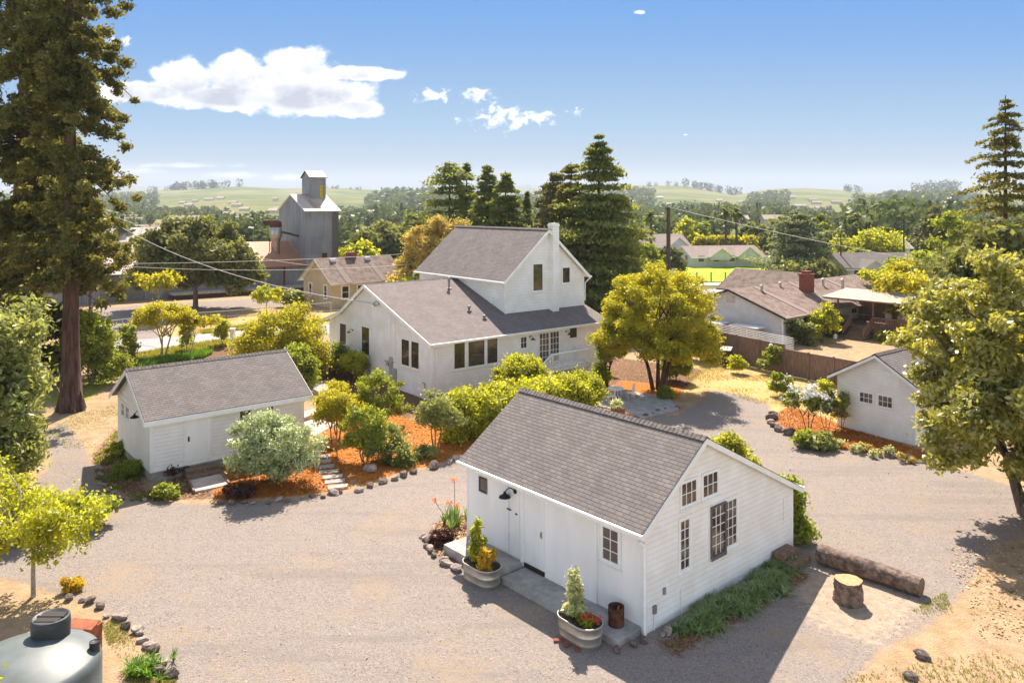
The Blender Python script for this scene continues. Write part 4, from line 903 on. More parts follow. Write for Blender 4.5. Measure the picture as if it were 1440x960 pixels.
rf=MB(); rf.slab((-.25,-.35,10.75),(5.1,-.35,10.75),(5.1,5.25,13.1),(-.25,5.25,13.1),.1); rf.slab((5.1,10.85,10.75),(-.25,10.85,10.75),(-.25,5.25,13.1),(5.1,5.25,13.1),.1); rf.build('roof',[M['mroof3'],M['paint']],si)
gable_body(si,[(3.9,11),(7.0,11),(7.0,15.6),(5.45,16.4),(3.9,15.6)],2.2,4.55,'x','corr','cupola')
rf=MB(); rf.slab((2.0,3.7,15.5),(4.75,3.7,15.5),(4.75,5.45,16.5),(2.0,5.45,16.5),.08); rf.slab((4.75,7.2,15.5),(2.0,7.2,15.5),(2.0,5.45,16.5),(4.75,5.45,16.5),.08); rf.build('cupola_roof',[M['mroof3'],M['rust']],si)
q=MB(); q.box(3.65,3.86,11.6,4.15,3.9,14.4); q.build('yellow_panel',M['yellowp'],si)
q=MB(); q.box(2.4,-.05,4.2,3.1,0,4.9); q.build('hatch',M['rust'],si)
hp=thing('dust_hopper','rusty cone-bottomed dust hopper standing on the barn roof beside the grain tower','hopper',(SB[0]-4.4,SB[1]+1.2,0))
q=MB(); q.lathe([(.25,4.5),(.3,5.4),(.75,7.0),(.85,7.2),(.85,8.4),(.6,8.6),(.02,8.7)],16); q.build('cone',M['galv'],hp,True)
q=MB(); q.lathe([(.75,8.5),(.8,8.7),(.8,9.4),(.02,9.5)],16); q.tube([(-.6,0,9.1),(-1.6,-.2,9.1)],.4,10); q.build('cap',M['rust'],hp,True); q=MB(); q.tube([(.8,0,7.8),(1.8,.2,7.6),(3.0,.5,7.2)],.15,8); q.box(-.7,-.7,3.9,-.6,-.6,7); q.box(.6,-.7,3.9,.7,-.6,7); q.build('duct',M['rust'],hp)

# ---------------- ranch house on the right
rh=thing('ranch_house','long single-storey grey ranch house with mossy tan roof and brick chimney behind the board fence','house',(22.4,64.6),R(40))
gable_body(rh,[(0,-.4),(10,-.4),(10,2.35),(5,4.05),(0,2.35)],0,22,'x','siding_ranch')
rf=MB(); rf.slab((-.45,-.5,2.3),(22.5,-.5,2.3),(22.5,5,4.2),(-.45,5,4.2),.12); rf.slab((22.5,10.5,2.3),(-.45,10.5,2.3),(-.45,5,4.2),(22.5,5,4.2),.12)
rf.slab((9,6,3.0),(9,13,3.0),(12.5,13,4.9),(12.5,4.5,4.9),.12); rf.slab((16,13,3.0),(16,6,3.0),(12.5,4.5,4.9),(12.5,13,4.9),.12)
rro=rf.build('roof',[M['roof_old'],M['dark']],rh)
q=MB()
for u in (3.2,9.0,15.5): q.prism([(u-.2,-.5,2.32),(u+.7,-.5,2.32),(u+.45,4.9,4.19),(u-.1,4.9,4.19)],(0,0,.02))
q.build('bare_shingle_streak',M['roof_old2'],rro)
tr=MB(); rake(tr,(-.45,-.5,2.28),(-.45,5,4.18),.03,.16,(-.04,0,0)); rake(tr,(-.45,5,4.18),(-.45,10.5,2.28),.03,.16,(-.04,0,0)); tr.build('barge_board',M['dark'],rh)
tr=MB(); tr.box(-.45,-.62,2.16,22.5,-.5,2.3); tr.build('gutter',M['perg'],rh)
q=MB(); q.box(8.6,2.6,3.0,9.7,3.5,5.0); q.box(8.5,2.5,5.0,9.8,3.6,5.15); q.box(8.75,2.75,5.15,9.55,3.35,5.4); cho=q.build('chimney',M['brick'],rh)
q=MB(); q.box(-.03,4.6,3.0,0,5.5,3.6); q.build('gable_vent',M['galv'],rh)
for u,v in ((6.9,4.4),(13.2,3.6),(14.3,2.2),(3.2,4.0)): q=MB(); q.lathe([(.12,3.4),(.12,4.35),(.2,4.35),(.02,4.5)],8,(u,v)); q.build('roof_vent',M['galv'],rh)
for u0,u1,z0,z1,nm_ in ((3.3,4.0,1.1,2.0,''),(4.9,5.9,1.0,2.05,''),(7.3,8.1,.3,2.1,'')): window(rh,'a',0,u0,u1,z0,z1,1,1,'paint','dark','glass',casing=.08)
window(rh,'a',0,11.6,12.6,1.5,2.2,2,1,'paint','paint','glass',casing=.08)
q=MB(); q.box(-.02,-.02,-.2,.1,0,2.2); q.box(-.02,0,-.2,0,.1,2.2); q.build('corner_trim',M['paint'],rh)
RH=lambda b,a,z=0: (22.4+b*math.cos(R(40))-a*math.sin(R(40)),64.6+b*math.sin(R(40))+a*math.cos(R(40)),z)
dk=thing('covered_deck','brown timber deck with steps under a sloping pergola roof beside the ranch house','deck',(22.4,64.6),R(40))
q=MB(); q.box(8.5,-5.8,.85,13.0,-.05,1.0); q.box(8.6,-5.7,-.3,12.9,-.1,.85); q.build('floor',M['deck'],dk)
q=MB()
for i in range(5): q.box(8.5-.34*(i+1),-3.4,-.2,8.5-.34*i,-1.7,.85-.17*i)
q.build('steps',M['deck'],dk)
q=MB()
def board(a,b,z0,z1,th=.04,gap=.0,wd=.14):
    a=Vector((*a,0)); b=Vector((*b,0)); d=b-a; n=max(1,int(d.length/(wd+gap))); s=Vector((-d.y,d.x,0)).normalized()*th
    for i in range(n):
        p=a+d*(i/n); r=a+d*((i+wd/(wd+gap)*.98)/n); q.prism([p,r,r+s,p+s],(0,0,z1-z0)) if False else q.prism([(p.x,p.y,z0),(r.x,r.y,z0),(r.x+s.x,r.y+s.y,z0),(p.x+s.x,p.y+s.y,z0)],(0,0,z1-z0))
board((8.5,-5.8),(8.5,-3.5),.95,1.8,gap=.07,wd=.06); board((8.5,-5.8),(13,-5.8),.95,1.85); board((13,-5.8),(13,0),.95,3.0); board((8.5,-1.6),(8.5,-.1),.95,1.8,gap=.07,wd=.06)
q.box(8.42,-5.85,1.8,8.58,-3.4,1.87); q.prism([(6.8,-3.45,.4),(8.5,-3.45,1.3),(8.5,-3.45,1.87),(6.8,-3.45,.95)],(0,.06,0)); q.prism([(6.8,-1.65,.4),(8.5,-1.65,1.3),(8.5,-1.65,1.87),(6.8,-1.65,.95)],(0,.06,0)); q.build('railing',M['deck'],dk)
q=MB()
for u,v in ((8.55,-5.75),(12.95,-5.75),(8.55,-.3),(12.95,-.3),(8.55,-3.45)): q.box(u-.06,v-.06,1,u+.06,v+.06,3.2)
q.box(8.4,-5.9,3.1,8.55,1,3.28); q.box(12.9,-5.9,3.1,13.05,1,3.28); q.build('post',M['deck'],dk)
q=MB(); q.slab((8.1,1.0,3.3),(8.1,-6.3,3.3),(12.6,-6.3,3.75),(12.6,1.0,3.75),.08); pgr=q.build('pergola_roof',[M['perg'],M['perg']],dk)
M_plastic=simple('white_chair_plastic',(.7,.7,.7),.5)
def lawn_chair(loc,rz,label,cat='chair',group=None,proto=[]):
    if proto: return dup(proto[0],loc,rz,1,label,group)
    t=thing('patio_chair',label,cat,loc,rz,group)
    q=MB(); q.box(-.26,-.26,.4,.26,.24,.45); q.build('seat',M_plastic,t); q=MB(); q.prism([(-.26,.22,.45),(.26,.22,.45),(.24,.36,.95),(-.24,.36,.95)],(0,.03,0)); q.build('backrest',M_plastic,t)
    for x in (-.23,.23):
        for y in (-.23,.2): q=MB(); q.tube([(x,y,0),(x*.95,y,.42)],.022,6); q.build('leg',M_plastic,t)
    proto.append(t); return t
for i,(b,a) in enumerate(((11.2,-3.6),(11.5,-4.5),(11.3,-5.3))): lawn_chair(RH(b,a,1.0),R(40-60),'%s pale plastic chair from the left on the covered timber deck'%ORD[i],group='chairs on the covered deck')
t=thing('deck_table','small dark table standing on the covered timber deck','table',RH(10.4,-1.9,1.0),R(40)); q=MB(); q.lathe([(.02,.72),(.55,.72),(.55,.68),(.02,.68)],18); q.build('tabletop',M['dark'],t); q=MB(); q.tube([(0,0,0),(0,0,.68)],.05,8); q.lathe([(.3,0),(.05,.05)],12); q.build('pedestal',M['dark'],t)
# ---------------- far houses
def far_house(name,label,loc,rz,b,a,he,hr,roofm,wallm='siding_ranch',dorm=()):
    t=thing(name,label,'house',loc,rz)
    gable_body(t,[(0,-.5),(a,-.5),(a,he),(a/2,hr-.12),(0,he)],0,b,'x',wallm)
    k=.6; sl_=(hr-he)/(a/2); rf=MB(); rf.slab((-k,-k,he-k*sl_+.1),(b+k,-k,he-k*sl_+.1),(b+k,a/2,hr),(-k,a/2,hr),.15); rf.slab((b+k,a+k,he-k*sl_+.1),(-k,a+k,he-k*sl_+.1),(-k,a/2,hr),(b+k,a/2,hr),.15); rf.build('roof',[M[roofm],M['paint']],t)
    n=int(b/3.2)
    for i in range(n): window(t,'a',0,1+i*3.1,2.1+i*3.1,1,2.1,1,1,'paint','dark','glass',casing=.1)
    window(t,'b',0,a*.3,a*.3+1,1,2.1,1,1,'paint','dark','glass',casing=.1)
    for (u,wd,hh2) in dorm:
        z=he+.4; pr=[(u,-1.2,he-.6),(u+wd,-1.2,he-.6),(u+wd,-1.2,z-.2),(u+wd/2,-1.2,z+hh2),(u,-1.2,z-.2)]
        q=MB(); q.prism(pr,(0,a*.4,0)); d=q.build('gable_bay',M[wallm],t)
        q=MB(); q.slab((u-.4,-1.6,z-.4),(u-.4,a*.35,z-.4),(u+wd/2,a*.35,z+hh2+.12),(u+wd/2,-1.6,z+hh2+.12),.1); q.slab((u+wd+.4,a*.35,z-.4),(u+wd+.4,-1.6,z-.4),(u+wd/2,-1.6,z+hh2+.12),(u+wd/2,a*.35,z+hh2+.12),.1); q.build('bay_roof',[M[roofm],M['paint']],d)
    return t
far_house('tan_house','long low house with pale tan roof beyond the vivid green field',(*g(975,376),0),R(12),14,8,2.0,3.8,'roof_old2',dorm=((3,4,1.1),(8.6,4,1.3)))
far_house('pink_roofed_house','pinkish roofed house half hidden behind the conifer, left of the vivid green field',(*g(902,366),0),R(15),11,9,2.9,5.3,'roof_old2',dorm=((6,4,1.4),))
far_house('grey_roofed_house','grey roofed house with two dark gablets beyond the ranch house',(*g(1192,397),0),R(5),13.5,8,2.2,4.2,'roof',dorm=((2,3,.7),(7.5,3.6,.8)))
far_house('white_roofed_barn','bright white roofed barn just behind the grey roofed house',(*g(1235,372),0),R(12),7,7,3.4,5.6,'mroof3')
far_house('pale_bungalow','low pale bungalow beside the thin grey utility pole',(*g(1128,375),0),R(0),18,8,2.6,4.2,'roof_old2')
far_house('white_bungalow','small white bungalow beyond the barn at the left edge of the valley',(*g(128,356),0),R(10),24,10,3,6,'mroof3','siding')
# ============================================================= FENCES, POLES, CABLES
def board_fence(name,label,a,b,h0,h1,rails=True):
    t=thing(name,label,'fence',(a[0],a[1],0)); a=Vector(a); b=Vector(b); d=b-a; Ln=d.length; d.normalize(); ang=math.atan2(d.y,d.x); t.rotation_euler=(0,0,ang)
    r=random.Random(int(a.x*10)); q=MB(); x=0
    while x<Ln-.01:
        wd=min(.15,Ln-x); h=h0+(h1-h0)*x/Ln+r.uniform(-.02,.02); y=r.uniform(-.006,.006); q.box(x+.004,y,0.02,x+wd-.004,y+.022,h); x+=.152
    q.build('boards',M['fence'],t)
    if rails:
        q=MB(); hm_=(h0+h1)/2
        q.prism([(0,-.05,h0),(Ln,-.05,h1),(Ln,-.05,h1+.04),(0,-.05,h0+.04)],(0,.12,0)); q.prism([(0,.03,.4),(Ln,.03,.4),(Ln,.03,.5),(0,.03,.5)],(0,.05,0)); q.build('rail',M['fence'],t)
    n=int(Ln/2.4)+1
    for i in range(n+1): x=Ln*i/n; q=MB(); h=h0+(h1-h0)*x/Ln; q.box(x-.05,-.07,-.1,x+.05,.05,h+.1); q.build('post',M['fence'],t)
    return t
board_fence('board_fence','tall brown board fence running behind the dark bin to the ranch house corner',(11,66.4),(18.5,53.1),2.05,2.0)
board_fence('board_fence','lower brown board fence between the ranch house yard and the garage',(18.52,53.05),(21.6,48.4),1.72,1.75)
q=MB(); pf=thing('wire_panel_fence','pale wire panel fence behind the tall board fence',"fence",(12.6,66.4,0),math.atan2(53.9-66.4,19.4-12.6))
for k in range(24): q.tube([(k*.62,0,0),(k*.62,0,2.35)],.015,4,cap=False)
for z in np.linspace(1.6,2.35,7): q.tube([(0,0,z),(14.2,0,z)],.012,4,cap=False)
q.build('panel',M['paint'],pf)
cf=thing('chain_link_fence','chain link fence with pale top rail along the dry verge across the road','fence',(0,0,0))
P_=[g(245,478),g(290,462),g(335,457),g(375,452),g(420,448),g(470,441)]
P_=[(-36.5,67.5),(-33.0,72),(-27.5,75.3),(-22.5,78.8),(-19,82)]
q=MB(); [q.tube([(*a,1.35),(*b,1.35)],.035,5) for a,b in zip(P_[:-1],P_[1:])]; q.build('top_rail',M['wire'],cf)
q=MB()
for a,b in zip(P_[:-1],P_[1:]):
    A,B_=Vector(a),Vector(b)
    for k in range(int((B_-A).length/2.6)+1): p=A.lerp(B_,k/max(1,int((B_-A).length/2.6))); q.tube([(p.x,p.y,0),(p.x,p.y,1.4)],.03,5)
q.build('post',M['wire'],cf); q=MB()
for a,b in zip(P_[:-1],P_[1:]):
    A,B_=Vector(a),Vector(b); n=int((B_-A).length/.28)
    for k in range(n):
        p=A.lerp(B_,k/n); r_=A.lerp(B_,min(1,(k+1)/n)); q.tube([(p.x,p.y,.05),(r_.x,r_.y,1.3)],.004,3,cap=False); q.tube([(p.x,p.y,1.3),(r_.x,r_.y,.05)],.004,3,cap=False)
q.build('mesh',M['wire'],cf)
ff=thing('field_fence','dark post and wire fence in front of the vivid green field','fence',(0,0,0)); q=MB()
for k,px in enumerate(range(960,1086,20)): x,y=g(px,396.5); q.tube([(x,y,0),(x,y,1.5)],.09,6)
q.build('post',M['pole'],ff); q=MB(); a=g(960,396.5); b=g(1080,396.5)
for z in (.5,.9,1.3): q.tube([(*a,z),(*b,z)],.012,4)
q.build('wire',M['pole'],ff)
wp=thing('white_post','short square white post at the edge of the road','post',g(327,489)); q=MB(); q.box(-.16,-.16,0,.16,.16,1.5); q.build('post',M['paint'],wp); q=MB(); q.box(-.2,-.2,1.5,.2,.2,1.58); q.build('cap',M['paint'],wp)
def upole(label,x,y,H,r=.16,arm=True,extra=None):
    t=thing('utility_pole',label,'utility pole',(x,y,0)); q=MB(); q.tube([(0,0,-.2),(0,0,H)],[r*1.2,r*.8],8); q.build('pole',M['pole'],t,True)
    if arm:
        q=MB(); q.box(-1.1,-.06,H-.9,1.1,.06,H-.78); q.build('crossarm',M['pole'],t); q=MB(); [q.lathe([(.05,H-.78),(.07,H-.68),(.02,H-.6)],8,(xx,0)) for xx in (-1,-.5,.5,1)]; q.build('insulator',M['galv'],t)
    if extra: extra(t,H)
    return t
def transformer(t,H): q=MB(); q.lathe([(.02,H-3.4),(.3,H-3.4),(.3,H-2.3),(.02,H-2.2)],14,(.45,0)); q.build('transformer',M['galv'],t,True)
upole('utility pole carrying a grey transformer can, seen through the edge of the redwood',-45.3,84,15.5,extra=transformer)
upole('thick ivy-dark utility pole left of the vivid green field',*at(940,300,110)[:2],11.2,.3,arm=False)
upole('thin grey utility pole between the spreading conifer and the lime green tree',*at(1182.5,300,120)[:2],7.0,.12)
upole('thin brown utility pole in front of the grey roofed house',*at(1271,300,125)[:2],9.5,.13)
def cable(label,a,b,sag,r=.022,n=16):
    a=Vector(a); b=Vector(b); pts=[]
    for i in range(n+1): t=i/n; p=a.lerp(b,t); p.z-=sag*4*t*(1-t); pts.append(p)
    tag(MB().tube(pts,r,5).build('overhead_cable',M['wire'],None,True),label,'cable')
PT=(-45.3,84,11.2)
cable('thick service cable sagging from the left pole down to the farmhouse gable',PT,MH(-.1,6.6,5.1),1.6,.03)
cable('service cable sagging from the left pole towards the cream house',(-45,84,11.2),(-23.5,91,4.5),.9,.025)
cable('upper of the two level cables crossing in front of the oak and the grain tower',at(90,371,76),at(640,352,88),.4,.025)
cable('lower of the two level cables crossing in front of the oak and the grain tower',at(90,369,74),at(640,366,86),.9,.022)
cable('cable running down from the dark pole across the trees to the right edge',at(940,291,110),at(1480,399,75),.5,.03)
cable('thin cable crossing low in front of the cream house',at(200,447,74),at(600,425,78),.3,.014)

# ============================================================= OBJECTS IN THE YARD
rr=np.random.default_rng(11)
def rockmesh(seed,m,name='rock',s=1.0):
    import bmesh
    bm=bmesh.new(); bmesh.ops.create_icosphere(bm,subdivisions=3,radius=.5); r=np.random.default_rng(seed); pl=[(unit(r.normal(size=3)),r.uniform(.26,.42)) for _ in range(9)]
    ph=r.uniform(0,6,6)
    for v in bm.verts:
        c=np.array(v.co)
        for n_,d_ in pl:
            k=c@n_
            if k>d_: c=c-n_*(k-d_)*.85
        c*=1+.05*math.sin(c[0]*14+ph[0])*math.sin(c[1]*13+ph[1])+.03*math.sin(c[2]*25+ph[2])
        v.co=c*np.array([1.15,.9,.75])*s
    me=bpy.data.meshes.new(name); bm.to_mesh(me); bm.free(); me.materials.append(M[m]); return me
ROCKS=[rockmesh(i,'rock' if i%3 else 'rockl') for i in range(7)]
def rock(x,y,s,label,group,k,z=0,name='edging_rock'):
    o=bpy.data.objects.new(name,ROCKS[k%7]); C.objects.link(o); o.location=(x,y,z+s*.18); o.rotation_euler=(rr.uniform(-.4,.4),rr.uniform(-.4,.4),rr.uniform(0,6.28)); s_=s*rr.uniform(.8,1.15)
    o.scale=(s_*rr.uniform(.85,1.2),s_,s_*rr.uniform(.7,1.05)); return tag(o,label,'rock',group)
_o='first second third fourth fifth sixth seventh eighth ninth tenth eleventh twelfth thirteenth fourteenth fifteenth sixteenth seventeenth eighteenth nineteenth twentieth'.split()
def rockline(px,every,size,label,group,jit=.12):
    P=[Vector(g(*p)) for p in px]; k=0
    for a,b in zip(P[:-1],P[1:]):
        n=max(1,int((b-a).length/every))
        for i in range(n):
            p=a.lerp(b,(i+.5)/n); rock(p.x+rr.uniform(-jit,jit),p.y+rr.uniform(-jit,jit),size*rr.uniform(.65,1.3),'%s %s'%(ORD[min(k,19)],label),group,k+int(rr.integers(0,7))); k+=1
rockline([(306,708),(350,709),(400,705),(445,699),(490,692)],.34,.34,'small dark rock from the shed ramp, edging the bed of the silvery shrub','rocks edging the mulch bed by the shed')
rockline([(496,692),(530,683),(560,671),(590,664)],.45,.42,'brown rock from the paver path, edging the middle orange mulch bed','rocks edging the middle mulch bed')
rockline([(600,662),(625,653),(648,644)],.55,.55,'large rounded rock towards the cottage roof, edging the mulch bed','rocks by the cottage end of the mulch bed',.06)
rockline([(95,838),(135,853),(160,868),(185,884),(205,905),(222,930),(238,958)],.34,.36,'reddish brown rock from the pale trunk, in the border beside the water tank','rocks along the drive by the water tank')
rockline([(1087,583),(1084,597),(1100,608),(1118,614)],.55,.55,'grey brown rock from the lawn, curving round the white flowering shrub bed','rocks round the white shrub bed',.06)
rockline([(1200,628),(1235,640),(1262,643),(1300,647)],.8,.5,'flat stone from the left, half buried along the garage bed','stones in the garage bed')
rockline([(595,752),(603,775),(615,788),(632,796),(645,802)],.26,.34,'dark rock from the far end, round the little cactus bed','rocks round the cactus bed',.1)
rockline([(603,748),(615,762),(628,776)],.3,.32,'rock from the far end of the inner row round the cactus bed','inner rocks of the cactus bed',.12)
rockline([(862,918),(880,912),(900,907),(925,900),(950,888),(975,874)],.3,.32,'pale flat rock from the slab, at the foot of the cottage corner','rocks at the cottage corner',.14)
rockline([(135,655),(150,690),(180,703),(215,705)],.4,.28,'mossy rock from the far end, edging the weedy bed beside the shed','rocks at the shed corner')
rockline([(880,590),(905,588),(930,578),(955,572)],.6,.4,'rock from the hedge side, on the low edge of the paved patio','rocks edging the patio')
x,y=g(519,663); rock(x,y,.7,'single pale rock lying on the orange mulch near the middle shrubs',None,3,name='rock')
for (px,py,s,l) in ((1297,925,.35,'small dark rock on the dry grass near the bottom edge'),(1281,955,.4,'pale rock at the bottom edge beside the dry grass')): x,y=g(px,py); rock(x,y,s,l,None,1,name='rock')
# log and stump
def logmesh(L_,r,m1,m2,seed=0):
    r_=np.random.default_rng(seed); n=28; k=14; mb=MB(); ring=[]
    for i in range(k+1):
        x=L_*i/k; rad=r*(1+.10*(1-i/k)); row=[]
        for j in range(n):
            a=2*PI*j/n; rr_=rad*(1+.035*math.sin(3*a+i*.5)+.03*r_.normal()); row.append((x,math.cos(a)*rr_,rad+math.sin(a)*rr_))
        ring.append(row)
    for i in range(k):
        for j in range(n): mb.face([ring[i][j],ring[i][(j+1)%n],ring[i+1][(j+1)%n],ring[i+1][j]],0)
    return mb,ring
a=Vector(g(1152,790)); b=Vector(g(1296,838)); d=b-a
lg=thing('fallen_log','long bark covered log lying on the gravel behind the stump','log',(a.x,a.y,0),math.atan2(d.y,d.x)); lmb,ring=logmesh(d.length,.27,0,0,2); weld(lmb.build('bark',M['logbark'],lg,True))
MB().face(ring[-1]).build('cut_end',M['cutold'],lg); MB().face(ring[0][::-1]).build('cut_end',M['cutold'],lg)
sx_,sy_=g(1193,846); sp_=thing('tree_stump','short upright stump with a fresh yellow cut top','stump',(sx_,sy_,0)); lmb,ring=logmesh(.66,.37,0,0,4)
def upr(p): return (p[1],p[2]-.37*1.0,p[0])
q=MB(); n=28
ringu=[[(pp[1]*(1+.0),pp[2]-.38,pp[0]) for pp in row] for row in ring]
for i in range(len(ringu)-1):
    for j in range(n): q.face([ringu[i][j],ringu[i][(j+1)%n],ringu[i+1][(j+1)%n],ringu[i+1][j]])
weld(q.build('bark',M['logbark'],sp_,True)); q=MB(); q.face([(p[0],p[1],p[2]+.001) for p in ringu[-1]]); q.build('cut_top',M['cut'],sp_)
# galvanised trough planters
def trough(label,xy,rz):
    t=thing('trough_planter',label,'planter',(xy[0],xy[1],0),rz); q=MB()
    q.lathe([(.36,0),(.37,.08),(.385,.1),(.385,.13),(.38,.15),(.385,.3),(.40,.32),(.40,.345),(.39,.36),(.395,.52),(.42,.55),(.43,.575),(.42,.6),(.40,.6),(.385,.56),(.375,.5)],36,flat=.27); q.build('tub',M['galv'],t,True)
    q=MB(); q.lathe([(.385,.5),(.2,.53),(.01,.54)],36,flat=.26); q.build('soil',M['soil'],t); return t
A_=R(41.12)
tp1=trough('galvanised trough planter holding a golden shrub and an amber plant, left of the porch slab',CT(-1.42,5.15)[:2],A_+.05)
tp2=trough('galvanised trough planter with a pale cone shaped shrub and red flowers',CT(-1.45,.98)[:2],A_-.03)
def potplant(name,label,xy,z,crowns,n,size,leaf,seed,rc=(.08,.16),up=.9,elong=2.4,group=None):
    return tree(name,label,'plant',xy,crowns,rc,n,size,leaf,stems=((0,0),),r0=.012,split=.12,bark='barkg',seed=seed,limbs=8,flat=1,up=up,elong=elong,z0=z,group=group)
p=CT(-1.42,5.38); potplant('golden_shrub','tall upright golden green shrub in the left trough planter',p,.5,[(0,0,.35,.24,.24,.35,20),(.05,.05,.85,.18,.18,.5,16)],2600,.06,'lime',21)
p=CT(-1.42,4.9); potplant('amber_plant','bushy amber yellow plant at the near end of the left trough planter',p,.5,[(0,0,.3,.26,.26,.32,22)],2000,.06,'amber',22)
p=CT(-1.45,1.18); potplant('cone_shrub','pale cream cone shaped shrub in the near trough planter',p,.5,[(0,0,.35,.26,.26,.3,18),(0,0,.75,.19,.19,.3,12),(0,0,1.15,.1,.1,.32,8)],3200,.05,'cream',23,(.06,.13))
p=CT(-1.45,.78); potplant('low_green_plant','low lime green leafy plant in the near trough planter',p,.5,[(0,0,.08,.2,.16,.12,8)],300,.07,'lime',24)
p=CT(-1.42,.62); t=potplant('red_flowers','clump of bright red flowers at the end of the near trough planter',p,.5,[(0,0,.1,.16,.14,.1,8)],160,.06,'green',25); r_=np.random.default_rng(3); flowers(r_,t,r_.normal(size=(14,3))*[.07,.06,.04]+[0,0,.2],.09,'red','blossom')
for i in range(3):
    p=CT(-1.95+.05*i,1.3-.3*i); q=MB(); q.box(-.12,-.06,0,.12,.06,.06); o=q.build('brick',M['brick'],None); o.location=(p[0],p[1],.0); o.rotation_euler=(0,0,i*.7); tag(o,'%s loose dark red brick from the left at the foot of the near trough'%ORD[i],'brick','bricks under the near planter')
p=CT(-.42,.62); rc_=thing('rusty_can','rusty iron drum standing on the porch slab near the downspout','drum',(p[0],p[1],.19)); q=MB(); q.lathe([(.16,0),(.22,0),(.22,.02),(.215,.25),(.22,.28),(.22,.5),(.205,.5),(.2,.06),(.01,.05)],18); q.build('drum',M['rust'],rc_,True); q=MB(); q.tube([(-.1,-.1,.1),(.05,.0,.42),(.08,.06,.47)],.02,5); q.build('kindling',M['cut'],rc_)
# water tank with its lid, cabinet
tkx,tky=-9.75,15.7
tk=thing('water_tank','large round dark green plastic water tank cut by the bottom edge','water tank',(tkx,tky,0)); q=MB(); RT=1.35; HT=2.3
q.lathe([(RT,0),(RT,.5),(RT+.03,.52),(RT+.03,.6),(RT,.62),(RT,1.2),(RT+.03,1.22),(RT+.03,1.3),(RT,1.32),(RT,HT-.12),(RT-.04,HT),(RT-.12,HT+.05),(RT*.6,HT+.22),(.38,HT+.32),(.01,HT+.33)],64); q.build('tank_body',M['tank'],tk,True)
q=MB(); q.lathe([(.36,HT+.2),(.37,HT+.5),(.36,HT+.62),(.33,HT+.64),(.31,HT+.61),(.01,HT+.62)],40,(.12,.62)); lid=q.build('manhole',M['tanklid'],tk,True); q=MB(); q.box(-.16,.60,HT+.62,.4,.64,HT+.64); q.box(-.12,.42,HT+.61,.36,.82,HT+.625); q.build('lid_bar',M['dark'],lid)
q=MB(); q.tube([(1.14,.42,HT-.1),(1.14,.42,HT+.22)],.1,12); q.build('vent_cap',M['tanklid'],tk,True)
cx_,cy_=-10.75,19.3
cbn=thing('pump_cabinet','rust red pump cabinet with a white sign panel behind the water tank','cabinet',(cx_,cy_,0),R(-8)); q=MB(); q.box(0,0,0,.4,.4,1.05); q.build('housing',M['rustsheet'],cbn); q=MB(); q.prism([(-.3,-.05,1.06),(.43,-.05,1.06),(.43,.3,1.12),(-.3,.3,1.12)],(0,0,.03)); q.build('lid',M['rustsheet'],cbn)
q=MB(); q.box(-.34,-.06,.3,.22,-.02,1.08); sg=q.build('sign_panel',M['pink'],cbn); q=MB(); q.tube([(-.04+.1*math.cos(a),-.07,.9+.085*math.sin(a)) for a in np.linspace(.5,5.8,14)],.02,6); q.tube([(-.1,-.07,.88),(.04,-.07,.9),(-.02,-.07,.93)],.014,5); q.build('emblem',M['blue'],sg)
# bin, table and chairs on the patio
bn_=thing('wheeled_bin','dark wheeled rubbish bin against the tall board fence','bin',(*g(1021,514),0),R(-25)); q=MB(); q.prism([(-.35,-.38,.1),(.35,-.38,.1),(.35,.38,.1),(-.35,.38,.1)],(0,0,1.0)); q.build('body',M['plastic'],bn_); q=MB(); q.prism([(-.4,-.46,1.12),(-.4,.44,1.26),(-.4,.44,1.32),(-.4,-.46,1.18)],(.8,0,0)); q.build('lid',simple('grey_lid',(.3,.28,.27),.5),bn_)
for s in (-1,1): q=MB(); q.tube([(s*.3,.4,.12),(s*.38,.4,.12)],.12,12); q.build('wheel',M['black'],bn_)
bt=thing('bistro_table','round white metal bistro table on the shaded patio','table',(*g(866,563),0)); q=MB(); q.lathe([(.02,.73),(.5,.73),(.52,.71),(.5,.69),(.02,.69)],24); q.build('tabletop',M['paint'],bt); 
for k in range(3): a=k*2.094; q=MB(); q.tube([(.12*math.cos(a),.12*math.sin(a),.7),(.1*math.cos(a),.1*math.sin(a),.35),(.34*math.cos(a),.34*math.sin(a),0)],.022,6); q.build('leg',M['paint'],bt)
def bchair(label,xy,rz,proto=[]):
    grp='chairs round the bistro table'
    if proto: return dup(proto[0],(*xy,0),rz,1,label,grp)
    t=thing('bistro_chair',label,'chair',(*xy,0),rz,grp); q=MB(); q.lathe([(.02,.44),(.22,.44),(.22,.46),(.02,.46)],16); q.build('seat',M['paint'],t)
    for k,(x,y) in enumerate(((-.18,-.16),(.18,-.16),(-.17,.18),(.17,.18))): q=MB(); q.tube([(x,y,.45),(x*1.15,y*1.15,0)],.016,5); q.build('leg',M['paint'],t)
    q=MB(); q.tube([(-.19,.19,.45),(-.2,.25,.8),(-.1,.28,.98),(.1,.28,.98),(.2,.25,.8),(.19,.19,.45)],.017,5); 
    for k in range(5): q.tube([(-.14+.07*k,.21,.45),(-.12+.06*k,.275,.95)],.01,4,cap=False)
    q.build('backrest',M['paint'],t); proto.append(t); return t
bx0,by0=g(866,563)
for i,(dx,dy,l) in enumerate(((-.85,.1,'white metal bistro chair on the farmhouse side of the patio table'),(.85,.15,'white metal bistro chair on the tree side of the patio table'),(-.3,-.8,'white metal bistro chair nearest the hedge at the patio table'),(.25,.85,'white metal bistro chair behind the patio table, towards the small house tree'))): bchair(l,(bx0+dx,by0+dy),math.atan2(dy,dx)-PI/2)
